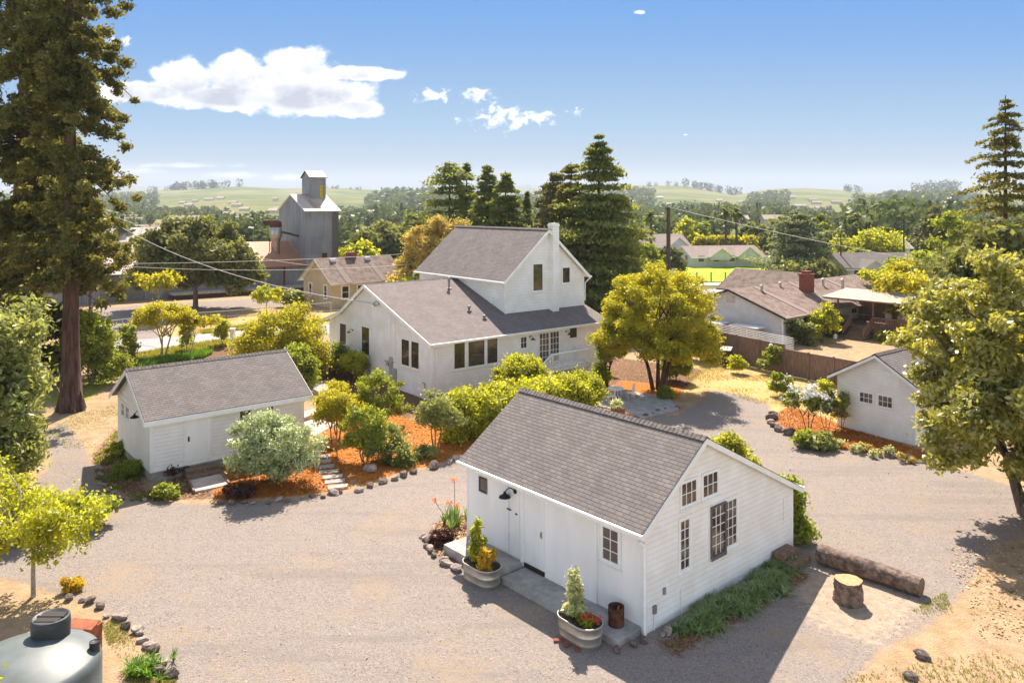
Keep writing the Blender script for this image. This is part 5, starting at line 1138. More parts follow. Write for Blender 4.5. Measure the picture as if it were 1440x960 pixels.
bxp=g(869,585); po=thing('terracotta_pot','square terracotta pot of pale grass beside the patio corner','pot',(*bxp,0),.4); q=MB(); q.prism([(-.28,-.28,0),(.28,-.28,0),(.28,.28,0),(-.28,.28,0)],(0,0,.45)); q.build('pot',M['rustsheet'],po)
tree('potted_grass','tuft of pale green grass growing in the terracotta pot','plant',bxp,[(0,0,.15,.3,.3,.2,10)],(.1,.18),500,.08,'cream',stems=((0,0),),r0=.01,split=.05,seed=31,limbs=3,up=.1,elong=4,z0=.45)
bd=thing('grey_box','low grey lidded box beside the deck stairs','box',MH(10.6,-2.5),R(38.8)); q=MB(); q.box(-.5,-.35,0,.5,.35,.55); q.build('body',M['conc'],bd); q=MB(); q.prism([(-.55,-.4,.56),(-.55,.4,.66),(-.55,.4,.7),(-.55,-.4,.6)],(1.1,0,0)); q.build('lid',M['pink'],bd)
for (b,a,l,sx1) in ((.6,-.9,'white topped storage bench against the ranch house gable, larger of the two',1.3),(-.5,3.3,'white topped box left of the larger bench by the ranch house gable',.7)):
    t=thing('storage_bench',l,'bench',RH(-1.3,2.6 if sx1>1 else 5.4),R(130)); q=MB(); q.box(-sx1,-.5,0,sx1,.5,1.3); q.build('body',simple('slatted_grey_wood',(.4,.36,.33),.8,.2,3,stretch=(8,8,.4)),t); q=MB(); q.box(-sx1-.06,-.56,1.3,sx1+.06,.56,1.38); q.build('lid',M['paint'],t)
jg=thing('white_jug','white plastic jug on the ground by the ranch house steps','jug',RH(6.1,-1.3)); q=MB(); q.lathe([(.16,0),(.17,.25),(.06,.38),(.05,.42),(.01,.42)],12); q.build('body',M['paint'],jg,True); q=MB(); q.tube([(.16,0,.2),(.24,0,.3),(.07,0,.38)],.02,5); q.build('handle',M['paint'],jg)

# ============================================================= VEGETATION
def CR(*a): return list(a)
# the two great redwoods on the left
def redwood(label,xy,H,zb,R,K,n,size,seed,r0,lean=(0,0),side=None):
    rng=np.random.default_rng(seed); t=thing('redwood_tree',label,'tree',(*xy,0)); mb=MB()
    ax=lambda z: np.array([lean[0]*z/H,lean[1]*z/H,0])
    pts=[(*(ax(z)[:2]),z) for z in np.linspace(-.2,H,9)]; mb.tube(pts,[r0*1.45]+[r0*(1-.8*k/8) for k in range(8)],14)
    for k in range(7): a=k*.9; mb.tube([(math.cos(a)*r0*1.5,math.sin(a)*r0*1.5,-.2),(math.cos(a)*r0*.75,math.sin(a)*r0*.75,1.6)],[.22,.08],6)
    Cn=[];Rr=[]
    for k in range(K):
        z=zb+(H-zb)*rng.uniform(0,1); f=.65+.35*math.sin(z*1.9+seed)+rng.uniform(-.25,.25); top=min(1,(H-z)/6+.2); a=rng.uniform(0,6.283); ln=R*max(.35,f)*top*rng.uniform(.8,1.1)
        if side is not None and math.cos(a-side)>.2: ln*=.72
        d=np.array([math.cos(a),math.sin(a),0]); m=4
        for q_ in range(m):
            s_=(q_+1.1)/m; c=ax(z)+d*ln*s_+np.array([0,0,z+.25*ln*s_-.75*ln*s_*s_*.8])+rng.normal(size=3)*.15; Cn.append(c); Rr.append(rng.uniform(.32,.62)*(1.1-.3*s_))
        if k%3==0: mb.tube([tuple(ax(z)+[0,0,z]),tuple(ax(z)+d*ln*.5+[0,0,z+.02*ln]),tuple(Cn[-1])],[.07,.05,.015],4,cap=False)
    Cn=np.array(Cn);Rr=np.array(Rr); P,T,B,ti=crown_leaves(rng,Cn,Rr,n,size,.7,.3,1.9); quads('crown',P,T,B,ti,L['redwood'],t); mb.build('trunk',M['bark'],t,True); return t
redwood('great redwood at the left with a bare red brown lower trunk beside the shed',g(100,577),31,7.2,3.7,150,140000,.12,1,.44,(-.8,1.2))
redwood('second dark redwood behind and left of the great redwood, cut by the left edge',(-31.2,49.5),33,3.5,4.8,230,170000,.13,2,.8,(.3,1))
redwood('third redwood crown filling the gap low behind the two great trunks',(-29.3,51.5),14,1.2,3.3,100,80000,.13,3,.3)
tree('leafy_shrub','bright green shrub growing at the foot of the great redwood, shed side','shrub',g(128,540),CR((0,0,2.6,1.7,1.6,2.5,60),(1.2,0,1.2,1.2,1.1,1.1,20)),(.3,.6),17000,.1,'green',stems=((.2,0),(-.2,.1)),r0=.05,split=.8,seed=41)
tree('eucalyptus_tree','pale grey green loose leaved tree at the left edge below the redwoods','tree',(-21.0,31.5),CR((0,0,5.6,1.9,2.0,2.4,30),(.7,-.5,3.4,1.8,1.8,1.6,24),(-.8,0,2.3,1.6,1.5,1.2,14),(.9,0,1.6,1.2,1.2,.9,10)),(.4,.85),34000,.1,'euc',stems=((0,0),(.5,.2),(-.4,.3)),r0=.09,split=2.4,bark='barkp',seed=42,flat=.9,up=.1,elong=2.6)
tree('lime_shrub','bright lime green shrub at the left edge above the gravel','shrub',(-18.0,27.3),CR((0,0,1.1,2.5,1.6,1.2,46),(-1.5,1,1.5,1.5,1.5,1.2,20)),(.3,.55),17000,.085,'lime',stems=((0,0),(.5,.2)),r0=.04,split=.6,seed=43)
tree('lime_shrub','lower olive green bush spreading towards the gravel, right of the lime shrub','shrub',(-15.9,28.0),CR((0,0,.5,1.8,1.2,.55,26)),(.25,.4),3600,.11,'green',stems=((0,0),),r0=.03,split=.3,seed=44)
tree('pale_trunk_tree','small open tree with a pale trunk and lime foliage above the water tank','tree',g(47,838),CR((-.2,0,2.5,1.7,1.5,.65,34),(-.7,.3,2.1,1.5,1.3,.6,20),(1.0,-.3,2.0,.9,.7,.6,10),(-.8,0,1.6,1.2,.9,.5,14),(.5,.2,1.35,.9,.7,.35,8),(-1.6,-.2,2.2,1.0,.9,.7,12),(-2.4,.6,3.3,1.2,1,.9,16),(1.5,.2,2.3,.6,.5,.5,6),(-2.2,-.4,1.2,.9,.8,.8,10)),(.25,.45),11500,.07,'lime',stems=((0,0),),r0=.07,split=1.4,bark='barkp',seed=45,limbs=22,flat=.8,elong=2)
tree('overhanging_branch','spray of lime green leaves entering at the bottom left corner before the tank','branch',(-9.9,14.2),CR((0,0,2.5,.9,.7,.5,14),(-.6,0,1.8,.8,.6,.7,8)),(.2,.35),1500,.1,'lime',stems=((0,0),),r0=.03,split=1.5,seed=46,limbs=8)
tree('edge_branch','golden leafy tree top reaching in at the left edge above the eucalyptus','tree',(-24.6,35.2),CR((0,0,9.3,1.0,.9,1.0,12),(-1.2,0,6.5,1.3,1.2,2.3,20)),(.4,.6),3200,.16,'lime',stems=((-.3,0),),r0=.12,split=4.5,seed=47)
# oak in front of the barn
ox,oy=g(275,433)
tree('oak_tree','broad dense dark green oak in front of the barn','tree',(ox,oy),CR((0,0,6.3,7.0,6.0,4.3,100),(-3.6,0,4.6,3.6,3.6,2.8,34),(4.2,0,4.4,3.6,3.6,2.6,34)),(.6,1.25),60000,.26,'oak',stems=((0,0),),r0=.32,split=2.4,bark='barkg',seed=48,limbs=26,flat=.7)
# verge trees and shrubs across the shed roof
tree('small_verge_tree','small yellow green many stemmed tree on the near side of the road','tree',g(228,502),CR((0,0,3.3,1.9,1.7,.9,30),(1.2,.5,2.9,1.3,1.2,.7,16),(-1.1,0,2.9,1.2,1.2,.8,14)),(.35,.6),9000,.1,'yellow',stems=((0,0),(.35,.1),(-.2,.2)),r0=.07,split=1.5,bark='barkp',seed=49,limbs=7)
tree('small_verge_tree','small slender tree with a wispy yellow top across the road by the yard','tree',g(223,452),CR((0,0,4.0,2.3,2,.9,22)),(.4,.7),2600,.2,'yellow',stems=((0,0),),r0=.09,split=2.4,bark='barkp',seed=50,limbs=12)
tree('young_bush','leaning young yellow tree between the small verge tree and the road','tree',g(262,500),CR((.2,0,2.9,1.1,1,.5,12),(1.4,0,2.7,1.1,1,.5,10)),(.3,.5),1700,.13,'yellow',stems=((0,0),(.4,0)),r0=.04,split=1.4,bark='barkp',seed=51,limbs=6)
tree('upright_bush','upright bright bush at the roadside, left of the white post','shrub',g(312,487),CR((0,0,1.2,.6,.6,1.1,22)),(.22,.36),2000,.11,'lime',stems=((0,0),),r0=.04,split=.5,seed=52)
tree('upright_bush','upright bright bush at the roadside, second left of the white post','shrub',g(263,495),CR((0,0,1.3,.6,.6,1.2,22)),(.22,.36),2000,.11,'lime',stems=((0,0),),r0=.04,split=.5,seed=53)
tree('upright_bush','upright bush above the left end of the shed roof, near the redwood','shrub',g(182,512),CR((0,0,1.5,.75,.7,1.4,24)),(.25,.4),2400,.12,'green',stems=((0,0),),r0=.04,split=.5,seed=54)
tree('round_tree','tiny lollipop tree on a thin stem near the cream house','tree',g(375,452),CR((0,0,2.6,1.5,1.4,.85,22)),(.35,.5),2200,.17,'lime',stems=((0,0),),r0=.05,split=1.8,seed=55,limbs=6)
tree('round_bush','round grey green bush between the lollipop tree and the cream house','shrub',g(409,431),CR((0,0,.95,1.8,1.5,.95,24)),(.4,.6),2400,.18,'euc',stems=((0,0),),r0=.05,split=.4,seed=56,limbs=4)
tree('big_yellow_shrub','large rounded yellow green shrub behind the right end of the shed roof','shrub',(-15.2,52.5),CR((0,0,2.7,2.9,2.6,2.0,70),(-1.7,0,1.9,1.8,1.8,1.3,20),(1.7,-.8,1.5,1.6,1.6,1.5,22)),(.45,.8),32000,.1,'yellow',stems=((0,0),(.5,0),(-.4,.2)),r0=.1,split=1.1,seed=57)
tree('rose_shrub','dusty pink tinged leafy shrub below the big yellow shrub','shrub',(-13.2,48.6),CR((0,0,1.5,1.5,1.4,1.3,26)),(.35,.6),8000,.1,'green',stems=((0,0),(.3,0)),r0=.05,split=.6,seed=58,extra=lambda t,rng,Cn,Rr: flowers(rng,t,Cn[rng.choice(len(Cn),10)]+rng.normal(size=(10,3))*.3,.18,'orange'))
tree('porch_bush','leafy bush beside the farmhouse front porch','shrub',MH(-1.2,9.3),CR((0,0,1.2,.8,.8,1.1,20)),(.3,.45),4500,.09,'green',stems=((0,0),(.2,0)),r0=.03,split=.5,seed=59)
tree('porch_bush','lime bush under the tall front window of the farmhouse','shrub',MH(-1.1,7.6),CR((0,0,1.0,.9,.8,1.0,20)),(.3,.45),4500,.09,'lime',stems=((0,0),(.2,0)),r0=.03,split=.4,seed=60)
# mulch bed shrubs
def pruned(label,xy,zc,rx,rz_,seed,leaf='green',n=5200,ns=3,s=.1):
    rx*=.84; n=int(n*.62)
    return tree('pruned_shrub',label,'shrub',xy,CR((0,0,zc,rx,rx*.9,rz_,44),(rx*.5,-rx*.3,zc-rz_*.6,rx*.8,rx*.6,rz_*.6,20),(-rx*.4,-rx*.2,zc-rz_*.8,rx*.6,rx*.5,rz_*.5,12)),(.14,.36),int(n*2.1),s*.68,leaf,stems=tuple((.18*math.cos(k*2.4),.18*math.sin(k*2.4)) for k in range(ns)),r0=.035,split=zc*.45,seed=seed,limbs=7,flat=.7)
pruned('pruned shrub on a tall thin stem at the left end of the middle mulch bed',g(470,636),2.3,1.15,.7,61,'yellow',5200,2)
pruned('dense rounded green shrub nearest the farmhouse wall in the middle bed',(-7.1,40.8),1.75,1.75,1.15,62,'green',9500)
pruned('open shrub in the centre of the middle mulch bed',g(512,652),1.7,1.35,.9,63,'green',6200)
pruned('low loose shrub in front of the centre of the middle mulch bed',g(540,648),1.05,1.25,.65,64,'euc',4200)
pruned('yellow green shrub behind the centre of the middle mulch bed',(-8.7,38.9),1.9,1.3,.8,65,'yellow',5200)
pruned('thin grey green shrub left of the hedge, above the orange mulch',g(612,630),1.9,1.3,.75,66,'euc',5200)
tree('silvery_shrub','large round silvery green shrub in front of the long white shed','shrub',g(384,680),CR((0,0,1.85,1.8,1.7,1.3,80),(-.6,-.2,1.0,1.3,1.1,.55,24),(.7,-.2,1.0,1.2,1.0,.55,22)),(.2,.42),36000,.065,'silver',stems=((0,0),(.25,.1),(-.2,.15),(.05,-.15)),r0=.05,split=.7,bark='bark',seed=67,limbs=8,flat=.85,elong=2)
# hedge
def hedge(label,pts,h,wd,leaf,seed,n,s=.09,name='hedge'):
    rng=np.random.default_rng(seed); t=thing(name,label,'hedge',(pts[0][0],pts[0][1],0)); Cn=[];Rr=[]
    P=[np.array(p) for p in pts]
    for a,b in zip(P[:-1],P[1:]):
        L_=np.linalg.norm(b-a); d=(b-a)/L_; sd=np.array([-d[1],d[0]])
        for k in range(int(L_*34)):
            q_=a+d*rng.uniform(0,L_)+sd*rng.uniform(-1,1)*wd*.5; z=rng.uniform(.12,1)**.85*h
            Cn.append((q_[0]-P[0][0],q_[1]-P[0][1],z-.1)); Rr.append(rng.uniform(.28,.55))
    Cn=np.array(Cn);Rr=np.array(Rr); Pp,T,B,ti=crown_leaves(rng,Cn,Rr,n,s,.8,.6,1.8); quads('foliage',Pp,T,B,ti+ (Pp[:,2]>h*.8)*.12,L[leaf],t)
    mb=MB()
    for a,b in zip(P[:-1],P[1:]):
        for k in range(int(np.linalg.norm(b-a)/.8)+1):
            q_=a+(b-a)*rng.uniform(0,1); mb.tube([(q_[0]-P[0][0],q_[1]-P[0][1],0),(q_[0]-P[0][0]+rng.normal()*.2,q_[1]-P[0][1]+rng.normal()*.2,h*.8)],[.05,.02],5)
    mb.build('stem',M['barkg'],t); return t
hedge('long thick hedge with glossy red tinged leaves between the cottage roof and the farmhouse',[(-3.3,38.6),(-.8,39.0),(1.6,41.5)],2.35,2.0,'lime',70,46000)
hedge('right end of the clipped hedge, brighter and level topped, beside the patio',[(1.9,42.3),(4.6,43.4)],2.05,2.0,'lime',71,26000)
tree('pale_bush','pale yellow bush behind the hedge, below the french doors','shrub',(.5,45.6),CR((0,0,1.75,1.7,1.2,1.2,36)),(.3,.55),13000,.09,'lime',stems=((0,0),(.3,0)),r0=.05,split=1,seed=72,up=.2,elong=2.2)
# patio tree and neighbours
px_,py_=g(925,549)
tree('domed_tree','golden green dome shaped tree with several dark trunks by the patio','tree',(px_,py_),CR((0,0,5.1,3.9,3.5,2.75,190),(-2.0,-.5,3.8,2.0,1.9,1.5,44),(2.4,.1,3.0,1.6,1.8,1.7,56),(-2.9,-.2,3.0,1.2,1.3,1.1,26),(.2,-1.8,3.1,2.2,1.3,1.1,34)),(.3,.62),90000,.085,'yellow',stems=((.0,0),(.6,.2),(-.5,.25),(.25,-.4)),r0=.14,split=2.3,bark='bark',seed=73,limbs=14,flat=.62,up=.7)
tree('dark_bush','dense dark green bush to the right of the domed tree','shrub',g(951,536),CR((0,0,1.1,1.0,1.0,1.1,34)),(.3,.45),11000,.08,'green',stems=((0,0),),r0=.05,split=.4,seed=74)
tree('gold_bush','small golden bush between the domed tree and the board fence','shrub',g(985,506),CR((0,0,1.5,1.3,1.2,1.2,24)),(.3,.5),7000,.1,'yellow',stems=((0,0),),r0=.05,split=.5,seed=75)
tree('house_corner_tree','small dark leaved tree at the right corner of the farmhouse','tree',g(851,543),CR((.3,0,2.5,1.0,.9,.9,24),(-.2,0,1.0,.5,.5,.6,8)),(.3,.45),7000,.095,'green',stems=((0,0),(.2,0)),r0=.08,split=1.3,bark='bark',seed=76)
tree('low_plant','low green plant at the foot of the domed tree','plant',g(938,562),CR((0,0,.35,.6,.5,.35,12)),(.15,.25),1000,.09,'green',stems=((0,0),),r0=.01,split=.1,seed=77,limbs=3)
tree('leafy_bush','yellow green bush just beyond the far eave of the cottage roof','shrub',(8.7,31.2),CR((0,0,1.3,1.15,1.0,1.05,30)),(.25,.45),7000,.08,'lime',stems=((0,0),(.2,0)),r0=.04,split=.5,seed=78,elong=2.2)
# right side small plants
def flowershrub(t,rng,Cn,Rr): k=rng.choice(len(Cn),90); flowers(rng,t,Cn[k]+np.array([0,-.05,.2])+rng.normal(size=(90,3))*.14,.2,'white')
tree('white_rhododendron','white flowering shrub on bare stems in the bed by the garage','shrub',g(1137,606),CR((-.3,0,1.6,1.05,.9,.5,18),(.6,0,1.4,.8,.7,.4,12)),(.2,.32),2600,.12,'green',stems=((0,0),(.2,.1),(-.15,.1)),r0=.03,split=.7,seed=79,limbs=6,extra=flowershrub)
tree('climbing_rose','sparse climbing rose on the near left corner of the garage','shrub',(16.2,40.3),CR((0,0,2.0,.45,.4,.6,10),(.2,-.2,1.1,.4,.3,.7,8)),(.18,.3),1500,.09,'lime',stems=((0,0),(.2,0),(-.2,0)),r0=.02,split=1.0,seed=80,limbs=4)
tree('corner_shrub','thin brownish shrub against the left end of the garage gable','shrub',(16.75,39.7),CR((0,0,1.3,.4,.35,.9,12)),(.16,.28),1300,.09,'euc',stems=((0,0),(.1,0)),r0=.02,split=.7,seed=81,limbs=4)
for i,(pp,l,lf,s,h) in enumerate((((1036,525),'small fresh green plant right of the dark bin on the dry grass','lime',.75,.7),((1084,527),'white flowered plant against the board fence','green',.95,1.0),((1098,556),'low plant with a white bloom on the dry grass below the fence','green',.7,.8),((1131,628),'dark low plant below the white flowering shrub','green',.6,.4),((1155,632),'brown green low plant at the drive edge of the garage bed','euc',.7,.4),((1215,500),'light green bush behind the garage roof ridge','lime',1.2,1.0))):
    x,y=g(*pp) if i!=5 else (20.9,47.2)
    tree('small_plant',l,'plant',(x,y),CR((0,0,h,s*.8,s*.7,h*.9,14)),(.18,.32),1700,.12,lf,stems=((0,0),(.1,0)),r0=.02,split=.2,seed=90+i,limbs=4,extra=(lambda t,rng,Cn,Rr: flowers(rng,t,Cn[rng.choice(len(Cn),8)]+np.array([0,0,.25]),.16,'white')) if i in(1,2) else None)
for i in range(7):
    x,y=g(1168+i*17+random.Random(i).uniform(-5,5),630+i*3.2-4*(i%2)); tree('mulch_plant','%s tan feathery low plant from the left in the row along the garage bed'%ORD[i],'plant',(x,y),CR((0,0,.22,.36,.3,.22,8)),(.1,.18),420,.07,'cream' if i%3 else 'gold',stems=((0,0),),r0=.01,split=.05,seed=110+i,limbs=2,group='tan low plants along the garage bed')
tree('wall_shrub','leafy green shrub climbing the far corner of the cottage','shrub',CT(8.5,.6),CR((0,0,1.2,.5,.5,1.1,20),(.1,-.1,.4,.6,.5,.4,8)),(.22,.38),6000,.08,'green',stems=((0,0),(.2,0)),r0=.04,split=.6,seed=130)
tree('wall_shrub','bright green bush rising above the right eave of the cottage','shrub',CT(8.6,2.9),CR((0,0,1.2,.8,1.3,1.0,26)),(.25,.4),7000,.08,'lime',stems=((0,0),(.2,0)),r0=.04,split=.6,seed=131)
tree('ranch_bush','dark flowering bush at the ranch house wall','shrub',RH(1.3,-1.0),CR((0,0,1.0,1.2,1,1.0,22)),(.3,.5),3200,.14,'con',stems=((0,0),),r0=.04,split=.4,seed=132)
tree('ranch_bush','tall yellow green bush between the ranch house windows','shrub',RH(3.9,-1.4),CR((0,0,1.7,1.2,1.1,1.5,30)),(.3,.5),4200,.14,'lime',stems=((0,0),),r0=.05,split=.6,seed=133)
hedge('short clipped dark hedge beside the ranch house steps',[RH(6.6,-.9)[:2],RH(6.6,-.2)[:2]],1.9,1.2,'green',134,3200,.12)
hedge('low clipped green hedge at the foot of the covered deck',[RH(8.0,-4.1)[:2],RH(8.0,-6.6)[:2]],.75,.9,'lime',135,4200,.1)
# strap leaf bed at the cottage, grasses, groundcover
rg=np.random.default_rng(77)
for i in range(11):
    b=1.2+i*.53+rg.uniform(-.1,.1); a=-.55+rg.uniform(-.15,.12)-(.15 if 3<i<9 else 0); x,y,_=CT(b,a); t=thing('strap_leaf_clump','%s arching strap leaved clump from the slab in the row under the cottage windows'%ORD[i],'plant',(x,y,0),0,'strap leaved plants along the cottage gable wall')
    Q,tn=blades(rg,rg.normal(size=(16,3))*[.2,.2,0],.5 if i else .36,.026,1.1,26,.6); quadmesh('leaves',Q,tn,L['strap'],t)
for (pp,l,lf,n_,sz,sp) in (((205,945),'clump of bright strap leaves beside the tank border rocks','vivid',30,.55,.35),((236,700),'low fern like green plant at the shed corner','green',0,0,0),((165,640),'lime leafed plant left of the shed','lime',0,0,0),((185,668),'dull green low plant under the shed wall','green',0,0,0),((335,700),'dark red leaved little bush at the edge of the shed mulch bed','darkred',0,0,0),((240,668),'dark bush beside the shed step','darkred',0,0,0),((598,646),'grey green spiky plant on the orange mulch','euc',0,0,0),((565,656),'dark small bush on the orange mulch','con',0,0,0),((102,830),'amber tuft beside the pale trunk','amber',0,0,0)):
    x,y=g(*pp)
    if n_: t=thing('strap_leaf_clump',l,'plant',(x,y,0)); Q,tn=blades(rg,rg.normal(size=(n_,3))*[.25,.2,0],sz*.8,.03,.7,14,.45); quadmesh('leaves',Q,tn,L[lf],t)
    else: tree('low_plant',l,'plant',(x,y),CR((0,0,.28,.65,.5,.3,14) if lf!='amber' else (0,0,.2,.25,.2,.2,8)),(.14,.26) if lf!='amber' else (.08,.14),2200,.07,lf,stems=((0,0),),r0=.015,split=.08,seed=int(pp[0]),limbs=4)
# cactus bed
x,y=g(640,738); t=thing('red_hot_aloe','spiky aloe with tall orange flower heads beside the cottage end','plant',(x,y,0)); Q,tn=blades(rg,rg.normal(size=(10,3))*[.2,.2,.05],.6,.07,.5,12,-.05); quadmesh('leaves',Q,tn,L['strap'],t)
q=MB(); FP=[(-.75,.1,.85),(-.05,.3,1.55),(-.2,0,.8),(.1,-.2,.75)]
for fx,fy,fz in FP: q.tube([(fx*.25,fy*.3,.1),(fx*.8,fy,fz*.7),(fx,fy,fz)],.012,5)
q.build('flower_stalk',M['barkg'],t); [flowers(rg,t,np.array([fp]*3)+rg.normal(size=(3,3))*[.04,.04,.02],.09,'orange','flower_head') for fp in FP]
x,y=g(622,765); tree('low_plant','dark reddish succulent mound inside the cactus bed','plant',(x,y),CR((0,0,.2,.5,.4,.22,12)),(.12,.2),1300,.08,'darkred',stems=((0,0),),r0=.01,split=.05,seed=140,limbs=3)
def scatter(poly,n,rng):
    P=np.array(poly); lo=P.min(0); hi=P.max(0); out=[]
    while sum(len(o) for o in out)<n:
        X=rng.uniform(lo[0],hi[0],n*3); Y=rng.uniform(lo[1],hi[1],n*3); k=poly_sd(X,Y,poly)>0; out.append(np.stack([X[k],Y[k]],-1))
        if len(out)>50: break
    return np.vstack(out)[:n]
def turf(name,polys,n,ln,wd,leaf,per=5,spread=.5,clump=None,z=0):
    rng=np.random.default_rng(len(name)+n); Q=[];T=[]
    for poly in polys:
        P=scatter(poly,n,rng)
        if clump: v=bumpy(P[:,0],P[:,1],clump,9)+rng.normal(size=len(P))*.12; P=P[v>.05]
        P=np.concatenate([P,np.full((len(P),1),z)],1); q_,t_=blades(rng,P,ln,wd,spread,per,.2); Q.append(q_);T.append(t_)
    return tag(quadmesh(name,np.concatenate(Q),np.concatenate(T),L[leaf]),kind='stuff')
turf('bright_grass',[G((190,512),(290,494),(300,497),(285,505),(195,520))],1300,.45,.03,'vivid')
turf('road_verge_grass',[G((170,502),(300,480),(340,478),(345,484),(300,490),(180,512)),G((280,466),(345,459),(480,447),(480,450),(345,464),(285,470))],2200,.28,.04,'grass')
turf('dry_grass',[G((990,500),(1185,552),(1170,598),(1085,575),(1000,545),(950,548)),G((270,452),(420,432),(430,448),(470,456),(330,463),(240,480))],7000,.12,.02,'dry',4,.8,.7)
turf('weeds',[G((1235,930),(1345,870),(1480,790),(1560,960),(1195,980)),G((1215,900),(1330,830),(1345,870),(1300,940),(1180,965)),G((60,600),(160,560),(200,520),(160,600),(130,640),(100,640)),G((120,830),(250,960),(180,960),(150,900))],2600,.07,.012,'grass',4,.9,.8)
turf('ground_cover',[G((132,645),(165,605),(205,690),(235,700),(195,704),(145,690))],1100,.16,.03,'green',5,.7,.3)
def litter(name,polys,n,size,leaf,z=.015,up=3):
    rng=np.random.default_rng(n); Ps=np.vstack([scatter(p,n,rng) for p in polys]); Ps=np.concatenate([Ps,z+rng.uniform(0,.02,(len(Ps),1))],1)
    T,B=leafdata(Ps,size,rng,1.9,up); return tag(quads(name,Ps,T,B,rng.uniform(0,1,len(Ps)),L[leaf]),kind='stuff')
litter('mulch_chips',Z_mulch[:3],7500,.045,'chip',.08)
litter('leaf_litter',[Z_brown[4],Z_mulch[3],G((1330,770),(1480,745),(1600,900),(1380,900)),Z_brown[2],Z_brown[0]],1300,.05,'litter')
litter('gravel_debris',[Z_gravel[0]],1500,.03,'litter')
turf('gravel_weeds',[Z_gravel[0]],420,.05,.012,'grass',5,.9,1.6)
turf('bed_weeds',[G((930,900),(1110,795),(1138,812),(955,918))],500,.12,.02,'grass',5,.7,.3)
# magnolia on the right
tree('magnolia_tree','large spreading magnolia with glossy gold green leaves filling the right edge','tree',(19.3,29.0),CR((0,0,5.9,4.6,4.4,4.3,165),(-1.6,-1.3,3.6,3.0,3.0,2.3,90),(1.5,-2.2,2.8,3.0,2.6,2.0,60),(-1.9,.5,6.4,2.4,2.4,2.4,50),(.6,-1.6,1.7,2.4,1.9,1.2,44)),(.28,.62),125000,.11,'mag',stems=((0,0),(.5,.1),(-.4,.2)),r0=.22,split=1.9,bark='barkg',seed=150,limbs=16,flat=.6,up=.7,elong=2.1)
# conifers behind the house
def cf_(label,px,ytop,Y,Rb,seed,leaf='con',z1=1,per=8,n=70,size=.42,power=.85,gaps=.05,droop=.2,whorl=.75,**k):
    Rb*=1.3; n=int(n*2.2); size*=.66; per+=2; k['width']=.4; gaps=max(gaps,.08); n=int(n*1.15)
    x,y,z=at(px,ytop,Y); return conifer('conifer_tree',label,(x,y),z,Rb,z1,leaf,seed=seed,whorl=whorl,per=per,droop=droop,n=n,size=size,power=power,gaps=gaps,r0=z*.018,**k)
cf_('tallest dark conifer behind the farmhouse chimney',842,193,78,5.4,160,n=120,power=.75)
cf_('yellower conifer left of the tallest one behind the farmhouse',803,228,82,3.6,161,'redwood',n=90,power=.6)
cf_('brownish slender conifer farther left behind the farmhouse',783,240,86,2.6,162,'con2',n=70,power=.5)
cf_('shorter olive conifer just left of the brownish one',767,259,92,2.2,163,'con2',n=60,power=.5)
cf_('ragged dark pine, leftmost of the group behind the farmhouse roof',632,226,100,4.8,164,'con',n=60,power=.45,gaps=.25,per=6,z1=4)
cf_('thin dark pine just right of the ragged one',656,230,102,2.2,165,'con',n=40,power=.5,gaps=.3,per=5,z1=5)
cf_('middle broad conifer above the farmhouse roof ridge',685,231,92,3.6,166,'con',n=90,power=.7,gaps=.12)
cf_('right hand dense conifer above the farmhouse roof ridge',711,240,88,3.9,167,'con',n=100,power=.8)
cf_('small low conifer in the gap above the farmhouse roof ridge',741,270,96,1.8,168,'con',n=50)
tree('green_understorey_tree','low green tree between the conifers and the farmhouse ridge','tree',at(750,300,84)[:2],CR((0,0,4.3,5,4,3.2,40)),(.8,1.4),7000,.4,'oak',stems=((0,0),),r0=.2,split=2,seed=169)
tree('golden_willow','feathery golden willow like tree left of the farmhouse upper roof','tree',at(622,300,86)[:2],CR((0,0,6.2,4.6,4,4.3,70),(-2.6,0,3.6,3.0,3,2.6,30)),(.6,1.1),36000,.16,'gold',stems=((0,0),(.6,0),(-.5,.2)),r0=.2,split=2.4,bark='barkp',seed=170,up=.0,elong=2.8)
tree('lime_bush_row','bright green bush just left of the farmhouse upper roof','shrub',at(577,380,82)[:2],CR((0,0,2.4,2.4,2,1.9,30)),(.5,.8),5000,.22,'lime',stems=((0,0),),r0=.08,split=1,seed=171)
tree('dark_round_tree','dark green round tree beyond the cream house, left of the golden willow','tree',at(533,340,150)[:2],CR((0,0,4.5,6.5,4,3.6,44),(6.0,0,5.2,4.2,4,4.2,26)),(1.2,2.0),9000,.55,'oak',stems=((0,0),(2,0)),r0=.4,split=2,seed=172)
tree('lime_tree','small lime green tree behind the cream house roof','tree',at(497,365,120)[:2],CR((0,0,3.6,4.2,3,2.2,26)),(.7,1.2),3600,.42,'lime',stems=((0,0),),r0=.15,split=1.6,seed=173)
